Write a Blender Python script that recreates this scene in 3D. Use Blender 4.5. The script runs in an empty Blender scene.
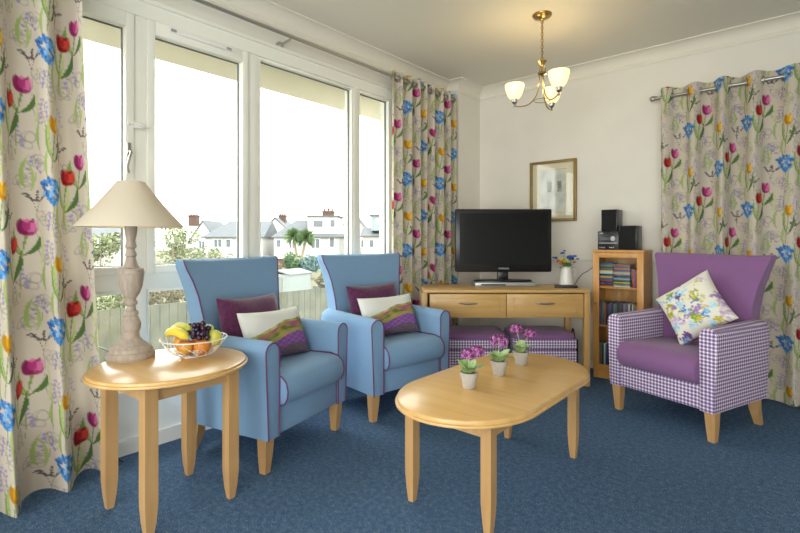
import bpy, bmesh, math, random
import numpy as np
from mathutils import Vector, Matrix
random.seed(7); np.random.seed(7)
R = math.radians; PI = math.pi
SC = bpy.context.scene; COL = SC.collection
# ------------------------------------------------------------------ camera, sky, exposure
YAW = 40.7; CY, SY = math.cos(R(YAW)), math.sin(R(YAW)); CAMX, CAMZ = 2.76, 1.145
def c2r(x, d):      # metres right of / ahead of the viewpoint -> room x, y
    return (CAMX + x*CY - d*SY, x*SY + d*CY)
cd = bpy.data.cameras.new('camera'); cam = bpy.data.objects.new('camera', cd); COL.objects.link(cam)
cam.location = (CAMX, 0, CAMZ); cam.rotation_euler = (R(90), 0, R(YAW))
cd.sensor_width = 36; cd.lens = 476/800*36; cd.shift_y = -27.5/800; cd.clip_end = 500; cd.clip_start = .05
SC.camera = cam
SC.view_settings.view_transform = 'Standard'; SC.view_settings.look = 'None'
SC.view_settings.exposure = 0.82; SC.view_settings.gamma = 1; SC.view_settings.use_curve_mapping = False
w = bpy.data.worlds.new('sky'); SC.world = w; w.use_nodes = True
bg = w.node_tree.nodes['Background']; bg.inputs[0].default_value = (.985, .995, .97, 1); bg.inputs[1].default_value = 4.0
# daylight enters by the long window wall and two added unseen fill openings: portals only guide the sampling of the sky
XR_ = 5.2
def portal(loc, rot, sx, sy):
    l = bpy.data.lights.new('window_portal', 'AREA'); l.shape = 'RECTANGLE'; l.size = sx; l.size_y = sy
    l.cycles.is_portal = True
    o = bpy.data.objects.new('window_portal', l); COL.objects.link(o); o.location = loc; o.rotation_euler = rot
portal((-.12, .5, 1.33), (0, R(-90), 0), 2.0, 5.2)
portal((XR_+.1, -1.85, 1.3), (0, R(90), 0), 2.2, 1.1)
portal((3.0, -2.68, 1.25), (R(90), 0, 0), 4.0, 2.3)

# ------------------------------------------------------------------ helpers
def hx(s):
    s = s.lstrip('#'); c = [int(s[i:i+2], 16)/255 for i in (0, 2, 4)]
    return tuple((v/12.92 if v <= .04045 else ((v+.055)/1.055)**2.4) for v in c)
MATS = {}
def mat(name, color, rough=.6, metal=0, c2=None, scale=20, stretch=(1, 1, 1), detail=3, bump=0, bscale=None, spec=None, emit=None, estr=0, sheen=0, coat=0, lo=.35, hi=.65, coord='Object'):
    if name in MATS: return MATS[name]
    m = bpy.data.materials.new(name); m.use_nodes = True; nt = m.node_tree; b = nt.nodes['Principled BSDF']
    c = hx(color) if isinstance(color, str) else color
    b.inputs['Base Color'].default_value = (*c, 1); b.inputs['Roughness'].default_value = rough; b.inputs['Metallic'].default_value = metal
    if spec is not None: b.inputs['Specular IOR Level'].default_value = spec
    if sheen: b.inputs['Sheen Weight'].default_value = sheen
    if coat: b.inputs['Coat Weight'].default_value = coat
    if emit: b.inputs['Emission Color'].default_value = (*hx(emit), 1); b.inputs['Emission Strength'].default_value = estr
    if c2 or bump:
        tc = nt.nodes.new('ShaderNodeTexCoord'); mp = nt.nodes.new('ShaderNodeMapping'); mp.inputs['Scale'].default_value = stretch
        nt.links.new(tc.outputs[coord], mp.inputs[0])
    if c2:
        n = nt.nodes.new('ShaderNodeTexNoise'); n.inputs['Scale'].default_value = scale; n.inputs['Detail'].default_value = detail
        r = nt.nodes.new('ShaderNodeValToRGB'); r.color_ramp.elements[0].position = lo; r.color_ramp.elements[1].position = hi
        r.color_ramp.elements[0].color = (*c, 1); r.color_ramp.elements[1].color = (*(hx(c2) if isinstance(c2, str) else c2), 1)
        nt.links.new(mp.outputs[0], n.inputs['Vector']); nt.links.new(n.outputs[0], r.inputs[0]); nt.links.new(r.outputs[0], b.inputs['Base Color'])
    if bump:
        n2 = nt.nodes.new('ShaderNodeTexNoise'); n2.inputs['Scale'].default_value = bscale or scale; n2.inputs['Detail'].default_value = 2
        bp = nt.nodes.new('ShaderNodeBump'); bp.inputs['Strength'].default_value = bump; bp.inputs['Distance'].default_value = .004
        nt.links.new(mp.outputs[0], n2.inputs['Vector']); nt.links.new(n2.outputs[0], bp.inputs['Height']); nt.links.new(bp.outputs[0], b.inputs['Normal'])
    MATS[name] = m; return m

class MB:
    def __init__(s): s.v = []; s.f = []; s.M = Matrix.Identity(4)
    def add(s, vs, fs):
        n = len(s.v); s.v += [tuple(s.M @ Vector(p)) for p in vs]; s.f += [tuple(i+n for i in f) for f in fs]; return s
    def box(s, c, d, bev=0, seg=2, M=None):
        bm = bmesh.new(); bmesh.ops.create_cube(bm, size=1, matrix=(M or Matrix.Identity(4)) @ Matrix.Translation(c) @ Matrix.Diagonal((*d, 1)))
        if bev: bmesh.ops.bevel(bm, geom=bm.edges[:], offset=bev, segments=seg, affect='EDGES', profile=.5)
        bm.verts.index_update()
        s.add([v.co.copy() for v in bm.verts], [[v.index for v in f.verts] for f in bm.faces]); bm.free(); return s
    def b2(s, x0, x1, y0, y1, z0, z1, bev=0): return s.box(((x0+x1)/2, (y0+y1)/2, (z0+z1)/2), (abs(x1-x0), abs(y1-y0), abs(z1-z0)), bev)
    def loft(s, rings, cap=True, closed=True):
        n = len(rings[0]); vs = [p for r in rings for p in r]; fs = []
        for i in range(len(rings)-1):
            for j in range(n if closed else n-1):
                k = (j+1) % n; fs.append((i*n+j, i*n+k, (i+1)*n+k, (i+1)*n+j))
        if cap: fs += [tuple(reversed(range(n))), tuple(range((len(rings)-1)*n, len(rings)*n))]
        return s.add(vs, fs)
    def lathe(s, prof, c=(0, 0, 0), n=28, cap=True):
        return s.loft([[(c[0]+r*math.cos(2*PI*j/n), c[1]+r*math.sin(2*PI*j/n), c[2]+z) for j in range(n)] for r, z in prof], cap)
    def tube(s, pts, r, n=8, cap=True, closed=False):
        pts = [Vector(p) for p in pts]; L = len(pts); rings = []; up = None
        for i, p in enumerate(pts):
            if closed: t = pts[(i+1) % L]-pts[i-1]
            else: t = pts[min(i+1, L-1)]-pts[max(i-1, 0)]
            t = t.normalized() if t.length > 1e-9 else Vector((0, 0, 1))
            if up is None: up = Vector((0, 0, 1)) if abs(t.z) < .9 else Vector((1, 0, 0))
            a = t.cross(up)
            if a.length < 1e-4: a = t.cross(Vector((1, 0.3, 0)))
            a.normalize(); b = a.cross(t).normalized(); up = b
            rr = r[i] if isinstance(r, (list, tuple)) else r
            rings.append([p+a*rr*math.cos(2*PI*j/n)+b*rr*math.sin(2*PI*j/n) for j in range(n)])
        if closed: rings.append(rings[0]); cap = False
        return s.loft(rings, cap)
    def ball(s, c, r, n=12, m=8, sc=(1, 1, 1), M=None):
        vs = [Vector((0, 0, sc[2]*r))]; fs = []
        for i in range(1, m):
            t = PI*i/m
            for j in range(n): vs.append(Vector((r*sc[0]*math.sin(t)*math.cos(2*PI*j/n), r*sc[1]*math.sin(t)*math.sin(2*PI*j/n), r*sc[2]*math.cos(t))))
        vs.append(Vector((0, 0, -sc[2]*r))); e = len(vs)-1
        for j in range(n): fs.append((0, 1+j, 1+(j+1) % n)); fs.append((e, 1+(m-2)*n+(j+1) % n, 1+(m-2)*n+j))
        for i in range(m-2):
            for j in range(n): a = 1+i*n+j; b = 1+i*n+(j+1) % n; fs.append((a, a+n, b+n, b))
        vs = [((M @ v) if M else v)+Vector(c) for v in vs]
        return s.add(vs, fs)
    def prism(s, poly, axis, a0, a1):   # poly in the two other axes
        def p(q, a): return {'x': (a, q[0], q[1]), 'y': (q[0], a, q[1]), 'z': (q[0], q[1], a)}[axis]
        return s.loft([[p(q, a0) for q in poly], [p(q, a1) for q in poly]])
    def build(s, name, m, parent=None, ang=35, uv=False, cols=None, loc=None, rot=None, fix=True):
        me = bpy.data.meshes.new(name); me.from_pydata([tuple(v) for v in s.v], [], s.f)
        bm = bmesh.new(); bm.from_mesh(me)
        if fix: bmesh.ops.recalc_face_normals(bm, faces=bm.faces[:])
        ca = math.cos(R(ang))
        for f in bm.faces: f.smooth = True
        for e in bm.edges:
            if len(e.link_faces) == 2: e.smooth = e.link_faces[0].normal.dot(e.link_faces[1].normal) > ca
        if uv:
            ul = bm.loops.layers.uv.new('UVMap')
            for f in bm.faces:
                nx, ny, nz = (abs(t) for t in f.normal)
                for l in f.loops:
                    c = l.vert.co
                    l[ul].uv = (c.y, c.z) if nx >= ny and nx >= nz else ((c.x, c.z) if ny >= nz else (c.x, c.y))
        bm.to_mesh(me); bm.free()
        if cols is not None:
            ca_ = me.color_attributes.new('print', 'FLOAT_COLOR', 'POINT')
            arr = np.ones((len(me.vertices), 4), dtype=np.float32); arr[:, :3] = cols; ca_.data.foreach_set('color', arr.ravel())
        me.materials.append(m)
        o = bpy.data.objects.new(name, me); COL.objects.link(o)
        if parent: o.parent = parent
        if loc: o.location = loc
        if rot: o.rotation_euler = rot
        return o
def tag(o, label=None, cat=None, group=None, kind=None):
    if label: o['label'] = label
    if cat: o['category'] = cat
    if group: o['group'] = group
    if kind: o['kind'] = kind
    return o
def empty(name, loc, rz=0, label=None, cat=None, group=None):
    o = bpy.data.objects.new(name, None); COL.objects.link(o); o.location = loc; o.rotation_euler = (0, 0, rz); o.empty_display_size = .1
    return tag(o, label, cat, group)
def struct(o): o['kind'] = 'structure'; return o
def copy_tree(o, parent=None):
    c = o.copy(); COL.objects.link(c); c.parent = parent
    for ch in [x for x in COL.objects if x.parent == o]: copy_tree(ch, c)
    return c
def bez(p0, p1, p2, n=12):
    p0, p1, p2 = Vector(p0), Vector(p1), Vector(p2)
    return [(1-t)**2*p0+2*t*(1-t)*p1+t*t*p2 for t in [i/n for i in range(n+1)]]
def spline(pts, n=6):
    P = [Vector(p) for p in pts]; P = [P[0]*2-P[1]]+P+[P[-1]*2-P[-2]]; out = []
    for i in range(1, len(P)-2):
        for k in range(n):
            t = k/n; a, b, c, d = P[i-1:i+3]
            out.append(.5*((2*b)+(c-a)*t+(2*a-5*b+4*c-d)*t*t+(3*b-a-3*c+d)*t**3))
    out.append(P[-2]); return out

# ------------------------------------------------------------------ materials
def attr_mat(name, rough=.85, transl=0, weave=900):
    m = bpy.data.materials.new(name); m.use_nodes = True; nt = m.node_tree; b = nt.nodes['Principled BSDF']
    a = nt.nodes.new('ShaderNodeAttribute'); a.attribute_name = 'print'; nt.links.new(a.outputs['Color'], b.inputs['Base Color'])
    b.inputs['Roughness'].default_value = rough; b.inputs['Specular IOR Level'].default_value = .2
    if transl:
        t = nt.nodes.new('ShaderNodeBsdfTranslucent'); mx = nt.nodes.new('ShaderNodeMixShader'); mx.inputs[0].default_value = transl
        nt.links.new(a.outputs['Color'], t.inputs[0]); nt.links.new(b.outputs[0], mx.inputs[1]); nt.links.new(t.outputs[0], mx.inputs[2])
        nt.links.new(mx.outputs[0], nt.nodes['Material Output'].inputs[0])
    return m
def check_mat(name, cols, period):
    m = bpy.data.materials.new(name); m.use_nodes = True; nt = m.node_tree; b = nt.nodes['Principled BSDF']; N = nt.nodes.new; L = nt.links.new
    uv = N('ShaderNodeUVMap'); sp = N('ShaderNodeSeparateXYZ'); L(uv.outputs[0], sp.inputs[0]); st = []
    for k in (0, 1):
        mu = N('ShaderNodeMath'); mu.operation = 'MULTIPLY'; mu.inputs[1].default_value = 1/period; L(sp.outputs[k], mu.inputs[0])
        fr = N('ShaderNodeMath'); fr.operation = 'FRACT'; L(mu.outputs[0], fr.inputs[0])
        gt = N('ShaderNodeMath'); gt.operation = 'GREATER_THAN'; gt.inputs[1].default_value = .42; L(fr.outputs[0], gt.inputs[0]); st.append(gt)
    ad = N('ShaderNodeMath'); ad.operation = 'ADD'; L(st[0].outputs[0], ad.inputs[0]); L(st[1].outputs[0], ad.inputs[1])
    hf = N('ShaderNodeMath'); hf.operation = 'MULTIPLY'; hf.inputs[1].default_value = .5; L(ad.outputs[0], hf.inputs[0])
    r = N('ShaderNodeValToRGB'); r.color_ramp.interpolation = 'CONSTANT'; e = r.color_ramp.elements
    e[0].position = 0; e[0].color = (*hx(cols[0]), 1); e[1].position = .75; e[1].color = (*hx(cols[2]), 1); q = e.new(.3); q.color = (*hx(cols[1]), 1)
    L(hf.outputs[0], r.inputs[0]); L(r.outputs[0], b.inputs['Base Color']); b.inputs['Roughness'].default_value = .9; b.inputs['Specular IOR Level'].default_value = .15
    return m
def wood_mat(name, a, b_, axis=0, rough=.35):
    st = [14, 14, 14]; st[axis] = 1.2
    return mat(name, a, rough, c2=b_, scale=2.2, stretch=tuple(st), detail=6, lo=.3, hi=.75, coat=.15)
M_wall = mat('wall_paint', '#e8e4da', .8, c2='#e4e0d5', scale=3)
M_ceil = mat('ceiling_paint', '#e6e2d4', .85)
M_white = mat('white_gloss', '#f0efe8', .35)
M_frame = mat('window_frame_white', '#f2f1e6', .35)
M_beech = wood_mat('beech', '#cda672', '#bd935f', 0)
M_beechz = wood_mat('beech_upright', '#c8a06c', '#b88e5a', 2)
M_oak = wood_mat('oak_table', '#dcb373', '#cda160', 1, .28)
M_desk = wood_mat('desk_oak', '#cfa868', '#bd9354', 0, .4)
M_deskz = wood_mat('desk_oak_upright', '#cba262', '#b88e50', 2, .4)
M_cab = wood_mat('cabinet_pine', '#d29a50', '#c1873e', 2, .4)
M_blue = mat('blue_fabric', '#7fa2c4', .85, c2='#779abc', scale=260, bump=.25, bscale=700, spec=.25, sheen=.15)
M_pipe = mat('purple_piping', '#6d3b66', .7)
M_purple = mat('purple_fabric', '#875f8c', .8, c2='#7e5684', scale=260, bump=.25, bscale=700, spec=.25, sheen=.2)
M_check = check_mat('purple_gingham', ('#f2eceb', '#b3a1c0', '#6f5486'), .021)
M_plum = mat('plum_velvet', '#4d1c40', .8, c2='#5e2a50', scale=60, bump=.3, bscale=300, sheen=.4, spec=.2)
M_chrome = mat('brushed_steel', '#b8b6b0', .28, 1)
M_brass = mat('antique_brass', '#b09560', .28, 1)
M_black = mat('black_plastic', '#0c0c0e', .3)
M_screen = mat('black_glass_screen', '#050608', .15, spec=.25)
M_dark = mat('dark_grille', '#131314', .9, bump=.4, bscale=500)
M_silver = mat('silver_plastic', '#a9abac', .35, .5)
M_lampwood = mat('limewashed_wood', '#a39487', .75, c2='#b3a698', scale=14, stretch=(6, 6, 1), detail=6, bump=.2)
M_leaf = mat('green_leaf', '#84ab62', .6, c2='#bcd39c', scale=30)
M_leafd = mat('dark_leaf', '#3f6a2c', .6, c2='#6b8f40', scale=30)
M_print = attr_mat('printed_cloth', .85, .12)
M_cushp = attr_mat('printed_cushion_cloth', .85, 0)
def glass_mat():
    m = bpy.data.materials.new('window_glass'); m.use_nodes = True; nt = m.node_tree; N = nt.nodes.new; L = nt.links.new
    nt.nodes.remove(nt.nodes['Principled BSDF'])
    t = N('ShaderNodeBsdfTransparent'); t.inputs[0].default_value = (.96, .97, .96, 1); g = N('ShaderNodeBsdfGlossy'); g.inputs['Roughness'].default_value = .02
    lw = N('ShaderNodeLayerWeight'); lw.inputs[0].default_value = .5; pw = N('ShaderNodeMath'); pw.operation = 'POWER'; pw.inputs[1].default_value = 5
    fr = N('ShaderNodeMath'); fr.operation = 'MULTIPLY_ADD'; fr.inputs[1].default_value = .6; fr.inputs[2].default_value = .03; mx = N('ShaderNodeMixShader')
    L(lw.outputs['Facing'], pw.inputs[0]); L(pw.outputs[0], fr.inputs[0]); L(fr.outputs[0], mx.inputs[0]); L(t.outputs[0], mx.inputs[1]); L(g.outputs[0], mx.inputs[2]); L(mx.outputs[0], nt.nodes['Material Output'].inputs[0])
    return m
M_glass = glass_mat()
def carpet_mat():
    m = bpy.data.materials.new('blue_carpet'); m.use_nodes = True; nt = m.node_tree; N = nt.nodes.new; L = nt.links.new; b = nt.nodes['Principled BSDF']
    tc = N('ShaderNodeTexCoord'); n = N('ShaderNodeTexNoise'); n.inputs['Scale'].default_value = 210; n.inputs['Detail'].default_value = 2
    n3 = N('ShaderNodeTexNoise'); n3.inputs['Scale'].default_value = 45; n3.inputs['Detail'].default_value = 5
    r = N('ShaderNodeValToRGB'); e = r.color_ramp.elements
    e[0].position = .36; e[0].color = (*hx('#324c6c'), 1); e[1].position = .72; e[1].color = (*hx('#a8aeb0'), 1)
    q = e.new(.5); q.color = (*hx('#496586'), 1); q = e.new(.6); q.color = (*hx('#637c95'), 1)
    ad = N('ShaderNodeMath'); ad.operation = 'MULTIPLY_ADD'; ad.inputs[1].default_value = .3; L(n3.outputs[0], ad.inputs[0])
    ml = N('ShaderNodeMath'); ml.operation = 'MULTIPLY'; ml.inputs[1].default_value = .72; L(n.outputs[0], ml.inputs[0]); L(ml.outputs[0], ad.inputs[2])
    L(tc.outputs['Object'], n.inputs['Vector']); L(tc.outputs['Object'], n3.inputs['Vector']); L(ad.outputs[0], r.inputs[0]); L(r.outputs[0], b.inputs['Base Color'])
    bp = N('ShaderNodeBump'); bp.inputs['Strength'].default_value = .5; bp.inputs['Distance'].default_value = .004; L(n.outputs[0], bp.inputs['Height']); L(bp.outputs[0], b.inputs['Normal'])
    b.inputs['Roughness'].default_value = .95; b.inputs['Specular IOR Level'].default_value = .1
    return m

# ------------------------------------------------------------------ room shell
H = 2.70; YT = 4.33; YB = -2.6; XR = 5.2; T = .15
struct(MB().b2(-.15, XR+T, YB-T, YT+T, -.1, 0).build('floor', carpet_mat()))
struct(MB().b2(-.15, XR+T, YB-T, YT+T, H, H+.1).build('ceiling', M_ceil))
struct(MB().b2(-.15, XR+T, YT, YT+T, 0, H).build('wall_far', M_wall))
struct(MB().b2(XR, XR+T, YB-T, -2.4, 0, H).b2(XR, XR+T, -1.3, YT, 0, H).b2(XR, XR+T, -2.4, -1.3, 2.4, H).b2(XR, XR+T, -2.4, -1.3, 0, .2).build('wall_right', M_wall))  # opening in this unseen wall is added for extra daylight fill
wb = MB(); wb.b2(0, 1.0, YB-T, YB, 0, H).b2(5.0, XR, YB-T, YB, 0, H).b2(1.0, 5.0, YB-T, YB, 2.4, H).b2(1.0, 5.0, YB-T, YB, 0, .1)  # wide opening added out of view to brighten the room from behind
struct(wb.build('wall_back', M_wall))
W0, W1 = -2.0, 3.10; ZS, ZT0, ZT1, ZH = .35, .869, .987, 2.37
wl = MB(); wl.b2(-.15, 0, W1, YT, 0, H).b2(-.15, 0, YB-T, W0, 0, H).b2(-.15, 0, W0, W1, ZH, H).b2(-.15, 0, W0, W1, 0, ZS)
wl.b2(0, .14, 3.93, YT, 0, H)
struct(wl.build('wall_window', M_wall))
def cove(p0, p1, out, name):
    # p0->p1 along wall, out = direction away from wall
    a, h = .085, .11
    prof = [(0, -h), (.008, -h), (.012, -h+.012)]+[(a*(1-math.cos(t)), -h+.012+(h-.02)*math.sin(t)) for t in [i*PI/2/6 for i in range(1, 7)]]+[(a+.006, -.008), (a+.006, 0), (0, 0)]
    rings = [[(p[0]+out[0]*q[0], p[1]+out[1]*q[0], H+q[1]) for q in prof] for p in (p0, p1)]
    return struct(MB().loft(rings).build(name, M_ceil))
cove((0, YB, 0), (0, 3.93, 0), (1, 0), 'trim_1'); cove((0, YT, 0), (XR, YT, 0), (0, -1), 'trim_3')
a_, h_ = .085, .11
prof_ = [(0, -h_), (.008, -h_), (.012, -h_+.012)]+[(a_*(1-math.cos(t)), -h_+.012+(h_-.02)*math.sin(t)) for t in [i*PI/12 for i in range(1, 7)]]+[(a_+.006, -.008), (a_+.006, 0), (0, 0)]
struct(MB().loft([[(-.01, 3.93-q[0], H+q[1]) for q in prof_], [(.14+q[0], 3.93-q[0], H+q[1]) for q in prof_], [(.14+q[0], YT, H+q[1]) for q in prof_]]).build('trim_2', M_ceil))
# skirting, panel below the window and head moulding
struct(MB().b2(0, .018, YB, 3.93, 0, .075).b2(0, .026, YB, 3.93, .06, .082).build('baseboard_window', M_white))
struct(MB().b2(0.14, XR, YT-.018, YT, 0, .075).b2(.14, XR, YT-.026, YT, .06, .082).build('baseboard_far', M_white))
struct(MB().b2(0, .006, W0, W1, .082, ZS).build('trim_5', M_white))
struct(MB().b2(-.05, .035, W0, W1+.05, ZH+.06, ZH+.085, .006).b2(-.05, .02, W0, W1+.04, ZH-.02, ZH+.06).build('trim_6', M_frame))
struct(MB().b2(-.08, .03, W0, W1, ZS-.03, ZS, .005).build('trim_7', M_frame))
struct(MB().b2(-.1, .004, W0, 1.72, ZT0, ZT1-.03, .004).build('trim_8', M_frame))
struct(MB().b2(.14, XR, YT-.022, YT, .952, .978, .004).build('trim_9', M_white))
struct(MB().b2(-.1, .004, W1-.03, W1+.02, ZS, ZH-.01).build('trim_10', M_frame))
mull = [(-.62, -.54), (.22, .30), (1.005, 1.071), (1.69, 1.771), (2.635, 2.69)]
for i, (a, b) in enumerate(mull): struct(MB().b2(-.1, .008, a, b, ZS, ZH-.01, .004).build('trim_%d' % (11+i), M_frame))
edges = [W0]+[v for m_ in mull for v in m_]+[W1-.03]
M_seal = mat('dark_rubber_seal', '#6b6f70', .6)
for i in range(6):
    a, b = edges[2*i], edges[2*i+1]
    fixed = i in (0, 4, 5)
    fw = .018 if fixed else .042; ft = .018 if fixed else .075
    root = struct(empty('window_%d' % (i+1), (-.025, (a+b)/2, 0)))
    hw = (b-a)/2
    def rim(y0, y1, z0, z1, f, x0, x1, name, m_, ft=None):
        ft = ft or f
        q = MB(); q.b2(x0, x1, y0, y0+f, z0, z1, .003).b2(x0, x1, y1-f, y1, z0, z1, .003).b2(x0, x1, y0+f, y1-f, z0, z0+f, .003).b2(x0, x1, y0+f, y1-f, z1-ft, z1, .003)
        return q.build(name, m_, root)
    z0 = ZT1-.03 if i < 4 else ZS
    if fixed:
        rim(-hw, hw, z0, ZH-.02, fw, -.03, .03, 'window_frame', M_frame)
    else:
        rim(-hw, hw, z0, ZH-.02, fw, -.03, .045, 'window_frame', M_frame, ft)
    rim(-hw+fw, hw-fw, z0+fw, ZH-.02-ft, .004, -.02, .0, 'rubber_seal', M_seal)
    MB().b2(-.014, -.008, -hw+fw, hw-fw, z0+fw, ZH-.02-ft).build('glass_pane', M_glass, root)
    if i < 4: rim(-hw, hw, ZS, ZT0, .018, -.03, .02, 'lower_frame', M_frame)
    if i < 4: MB().b2(-.014, -.008, -hw+.018, hw-.018, ZS+.018, ZT0-.018).build('glass_pane', M_glass, root)
    if i == 3:
        q = MB(); q.b2(.045, .058, -hw+.11, hw-.12, ZH-.058, ZH-.035, .005).build('trickle_vent', M_white, root)
        q = MB(); q.b2(.058, .064, -hw+.12, -hw+.15, ZH-.054, ZH-.04).b2(.058, .064, hw-.16, hw-.13, ZH-.054, ZH-.04).build('vent_screw_cover', M_silver, root)
    if i == 2:
        # casement handle and restrictor arm
        q = MB(); q.box((.052, hw-.03, 1.62), (.012, .022, .07), .004); q.tube(spline([(.055, hw-.03, 1.61), (.085, hw-.03, 1.6), (.09, hw-.04, 1.57), (.088, hw-.05, 1.52), (.085, hw-.045, 1.49)]), [.007]*20+[.009]*5, 8)
        q.build('handle', M_chrome, root)
        q = MB(); q.box((.05, hw+.02, 1.755), (.02, .05, .03), .004); q.tube([(.05, hw-.03, 1.757), (.065, hw, 1.765), (.07, hw+.04, 1.755), (.05, hw+.07, 1.75)], .005, 8); q.ball((.05, hw-.03, 1.757), .009)
        q.build('restrictor', M_white, root)
# bars in the invented rear opening behind the viewpoint (never in view, daylight fill)
rw = struct(empty('window_7', (3.0, YB-.07, 0)))
q = MB()
for x in (-2.0, -.68, .66, 1.96): q.b2(x, x+.04, -.03, .03, .1, 2.4)
q.build('window_frame', M_frame, rw)
# deep roof overhang outside
struct(MB().b2(-.78, -.15, -3, 6, 2.43, 2.62).build('trim_16', mat('soffit_cream', '#d6d0bc', .8)))

# ------------------------------------------------------------------ floral print (drawn motif by motif into the cloth colours)
def tile_floral():
    W_, H_, res = .60, .62, .0020
    nx, ny = int(W_/res), int(H_/res)
    X, Y = np.meshgrid((np.arange(nx)+.5)*res, (np.arange(ny)+.5)*res)
    img = np.ones((ny, nx, 3))*np.array(hx('#cfc4b4'))
    rnd = random.Random(3)
    def put(mask_fn, cx, cy, rad, color, al):
        # wraps, with half drop
        for ox, oy in ((0, 0), (.3, .31)):
            for ix in (-1, 0, 1):
                for iy in (-1, 0, 1):
                    px, py = cx+ox+ix*W_, cy+oy+iy*H_
                    if px < -rad or px > W_+rad or py < -rad or py > H_+rad: continue
                    i0, i1 = max(0, int((px-rad)/res)), min(nx, int((px+rad)/res)+2); j0, j1 = max(0, int((py-rad)/res)), min(ny, int((py+rad)/res)+2)
                    if i1 <= i0 or j1 <= j0: continue
                    mk = mask_fn(X[j0:j1, i0:i1]-px, Y[j0:j1, i0:i1]-py)*al
                    img[j0:j1, i0:i1] = img[j0:j1, i0:i1]*(1-mk[..., None])+np.array(color)*mk[..., None]
    def ell(cx, cy, a, b, ang, color, al=1):
        c, s = math.cos(ang), math.sin(ang)
        put(lambda x, y: np.clip((1.15-np.sqrt(((x*c+y*s)/a)**2+((-x*s+y*c)/b)**2))*6, 0, 1), cx, cy, max(a, b)*1.3, color, al)
    def ring(cx, cy, a, b, ang, color, wd, al=1):
        c, s = math.cos(ang), math.sin(ang)
        put(lambda x, y: np.clip(1-abs(np.sqrt(((x*c+y*s)/a)**2+((-x*s+y*c)/b)**2)-1)*min(a, b)/wd, 0, 1), cx, cy, max(a, b)*1.5, color, al)
    def stroke(p0, p1, p2, w0, w1, color, al=1):
        L = (Vector((*p1, 0))-Vector((*p0, 0))).length+(Vector((*p2, 0))-Vector((*p1, 0))).length; n = max(6, int(L/.002))
        for i in range(n+1):
            t = i/n; x = (1-t)**2*p0[0]+2*t*(1-t)*p1[0]+t*t*p2[0]; y = (1-t)**2*p0[1]+2*t*(1-t)*p1[1]+t*t*p2[1]
            w_ = w0+(w1-w0)*t if w1 >= 0 else w0*math.sin(PI*min(1, t*.95+.05))
            ell(x, y, max(w_, .0012), max(w_, .0012), 0, color, al)
    G1, G2, G3 = hx('#7f9a56'), hx('#a9b872'), hx('#56743c')
    # ghosted grey roses and swirls
    for cx, cy in ((.05, .22), (.20, .30), (.20, .14), (.13, .02), (.28, .42), (.02, .38), (.12, .46), (.17, .55), (.06, .58), (.28, .24)):
        for k in range(5): ring(cx+rnd.uniform(-.02, .02), cy+rnd.uniform(-.02, .02), rnd.uniform(.014, .034), rnd.uniform(.012, .024), rnd.uniform(0, 3), hx('#8b8583'), .003, .6)
    # pale green washes
    for cx, cy in ((.17, .2), (.06, .12), (.27, .26)): stroke((cx, cy-.09), (cx+.03, cy), (cx-.01, cy+.08), .006, .002, hx('#c2c98f'), .6)
    def tulip(cx, cy, base, dark, lite, ang, sc=1.08, lf=.16):
        stroke((cx, cy-.02*sc), (cx-.012, cy-.1), (cx-.03*math.cos(ang), cy-lf-.06), .0034, .002, G1, 1)
        stroke((cx-.012, cy-lf), (cx-.055, cy-lf*.6), (cx-.045, cy+.01), .0105, -1, G1, .95)
        stroke((cx-.01, cy-lf), (cx+.045, cy-lf*.7), (cx+.04, cy-.03), .010, -1, G3, .9)
        stroke((cx-.014, cy-lf), (cx-.045, cy-lf*.6), (cx-.043, cy), .004, -1, G2, .8)
        ell(cx, cy, .026*sc, .031*sc, ang, base); ell(cx-.014*sc, cy+.004, .013*sc, .029*sc, .25, dark, .8); ell(cx+.015*sc, cy+.003, .011*sc, .029*sc, -.3, lite, .7)
        ell(cx, cy+.01*sc, .009*sc, .022*sc, 0, base, .9); ell(cx+.004*sc, cy-.022*sc, .014*sc, .007*sc, 0, dark, .7)
        for k in (-1, 0, 1): ell(cx+k*.015*sc, cy+.03*sc, .005*sc, .008*sc, -k*.4, dark if k else lite, .8)
    def blue(cx, cy):
        stroke((cx, cy-.02), (cx+.01, cy-.08), (cx-.015, cy-.17), .0022, .0015, hx('#7c8a5a'), .9)
        for dx, dy in ((-.052, .03), (-.018, .048), (.022, .038), (.055, .018), (-.04, -.012), (.006, .002), (.038, -.03), (-.014, -.04), (.012, -.055)):
            a0 = rnd.uniform(0, 3)
            for k in range(4):
                t = a0+k*PI/2; c_ = hx(rnd.choice(['#3f7fc0', '#5b9bd4', '#4a8aca', '#7ab2e0', '#3569ab']))
                ell(cx+.88*dx+.0105*math.cos(t), cy+.88*dy+.0105*math.sin(t), .0118, .0088, t, c_, .95)
            ell(cx+.88*dx, cy+.88*dy, .0032, .003, 0, hx('#1e3f78'))
    def sprig(cx, cy, color, n=11, hgt=.11, sp=.028, r=.0075):
        stroke((cx, cy-hgt/2-.03), (cx+.012, cy), (cx-.004, cy+hgt/2), .0016, .001, hx('#8c9a66'), .9)
        for k in range(n):
            y = cy-hgt/2+hgt*k/n; s_ = (1 if k % 2 else -1)*sp*(1-k/n*.6)*rnd.uniform(.5, 1)
            ell(cx+s_, y, r*rnd.uniform(.8, 1.3), r*.7, rnd.uniform(0, 3), color, .85)
    def darksprig(cx, cy):
        for br in ((-.03, .05), (.005, .06), (.035, .045)):
            stroke((cx, cy-.05), (cx+br[0]*.3, cy), (cx+br[0], cy+br[1]-.02), .0012, .001, hx('#6c6660'), .9)
            for k in range(4): ell(cx+br[0]*(.4+k*.25)+rnd.uniform(-.006, .006), cy+(br[1]-.02)*(.1+k*.3), .0075, .0045, rnd.uniform(-.5, .8), hx('#4a4349'), .85)
        stroke((cx, cy-.05), (cx+.01, cy-.12), (cx-.01, cy-.2), .0012, .001, hx('#a6a299'), .8)
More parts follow.
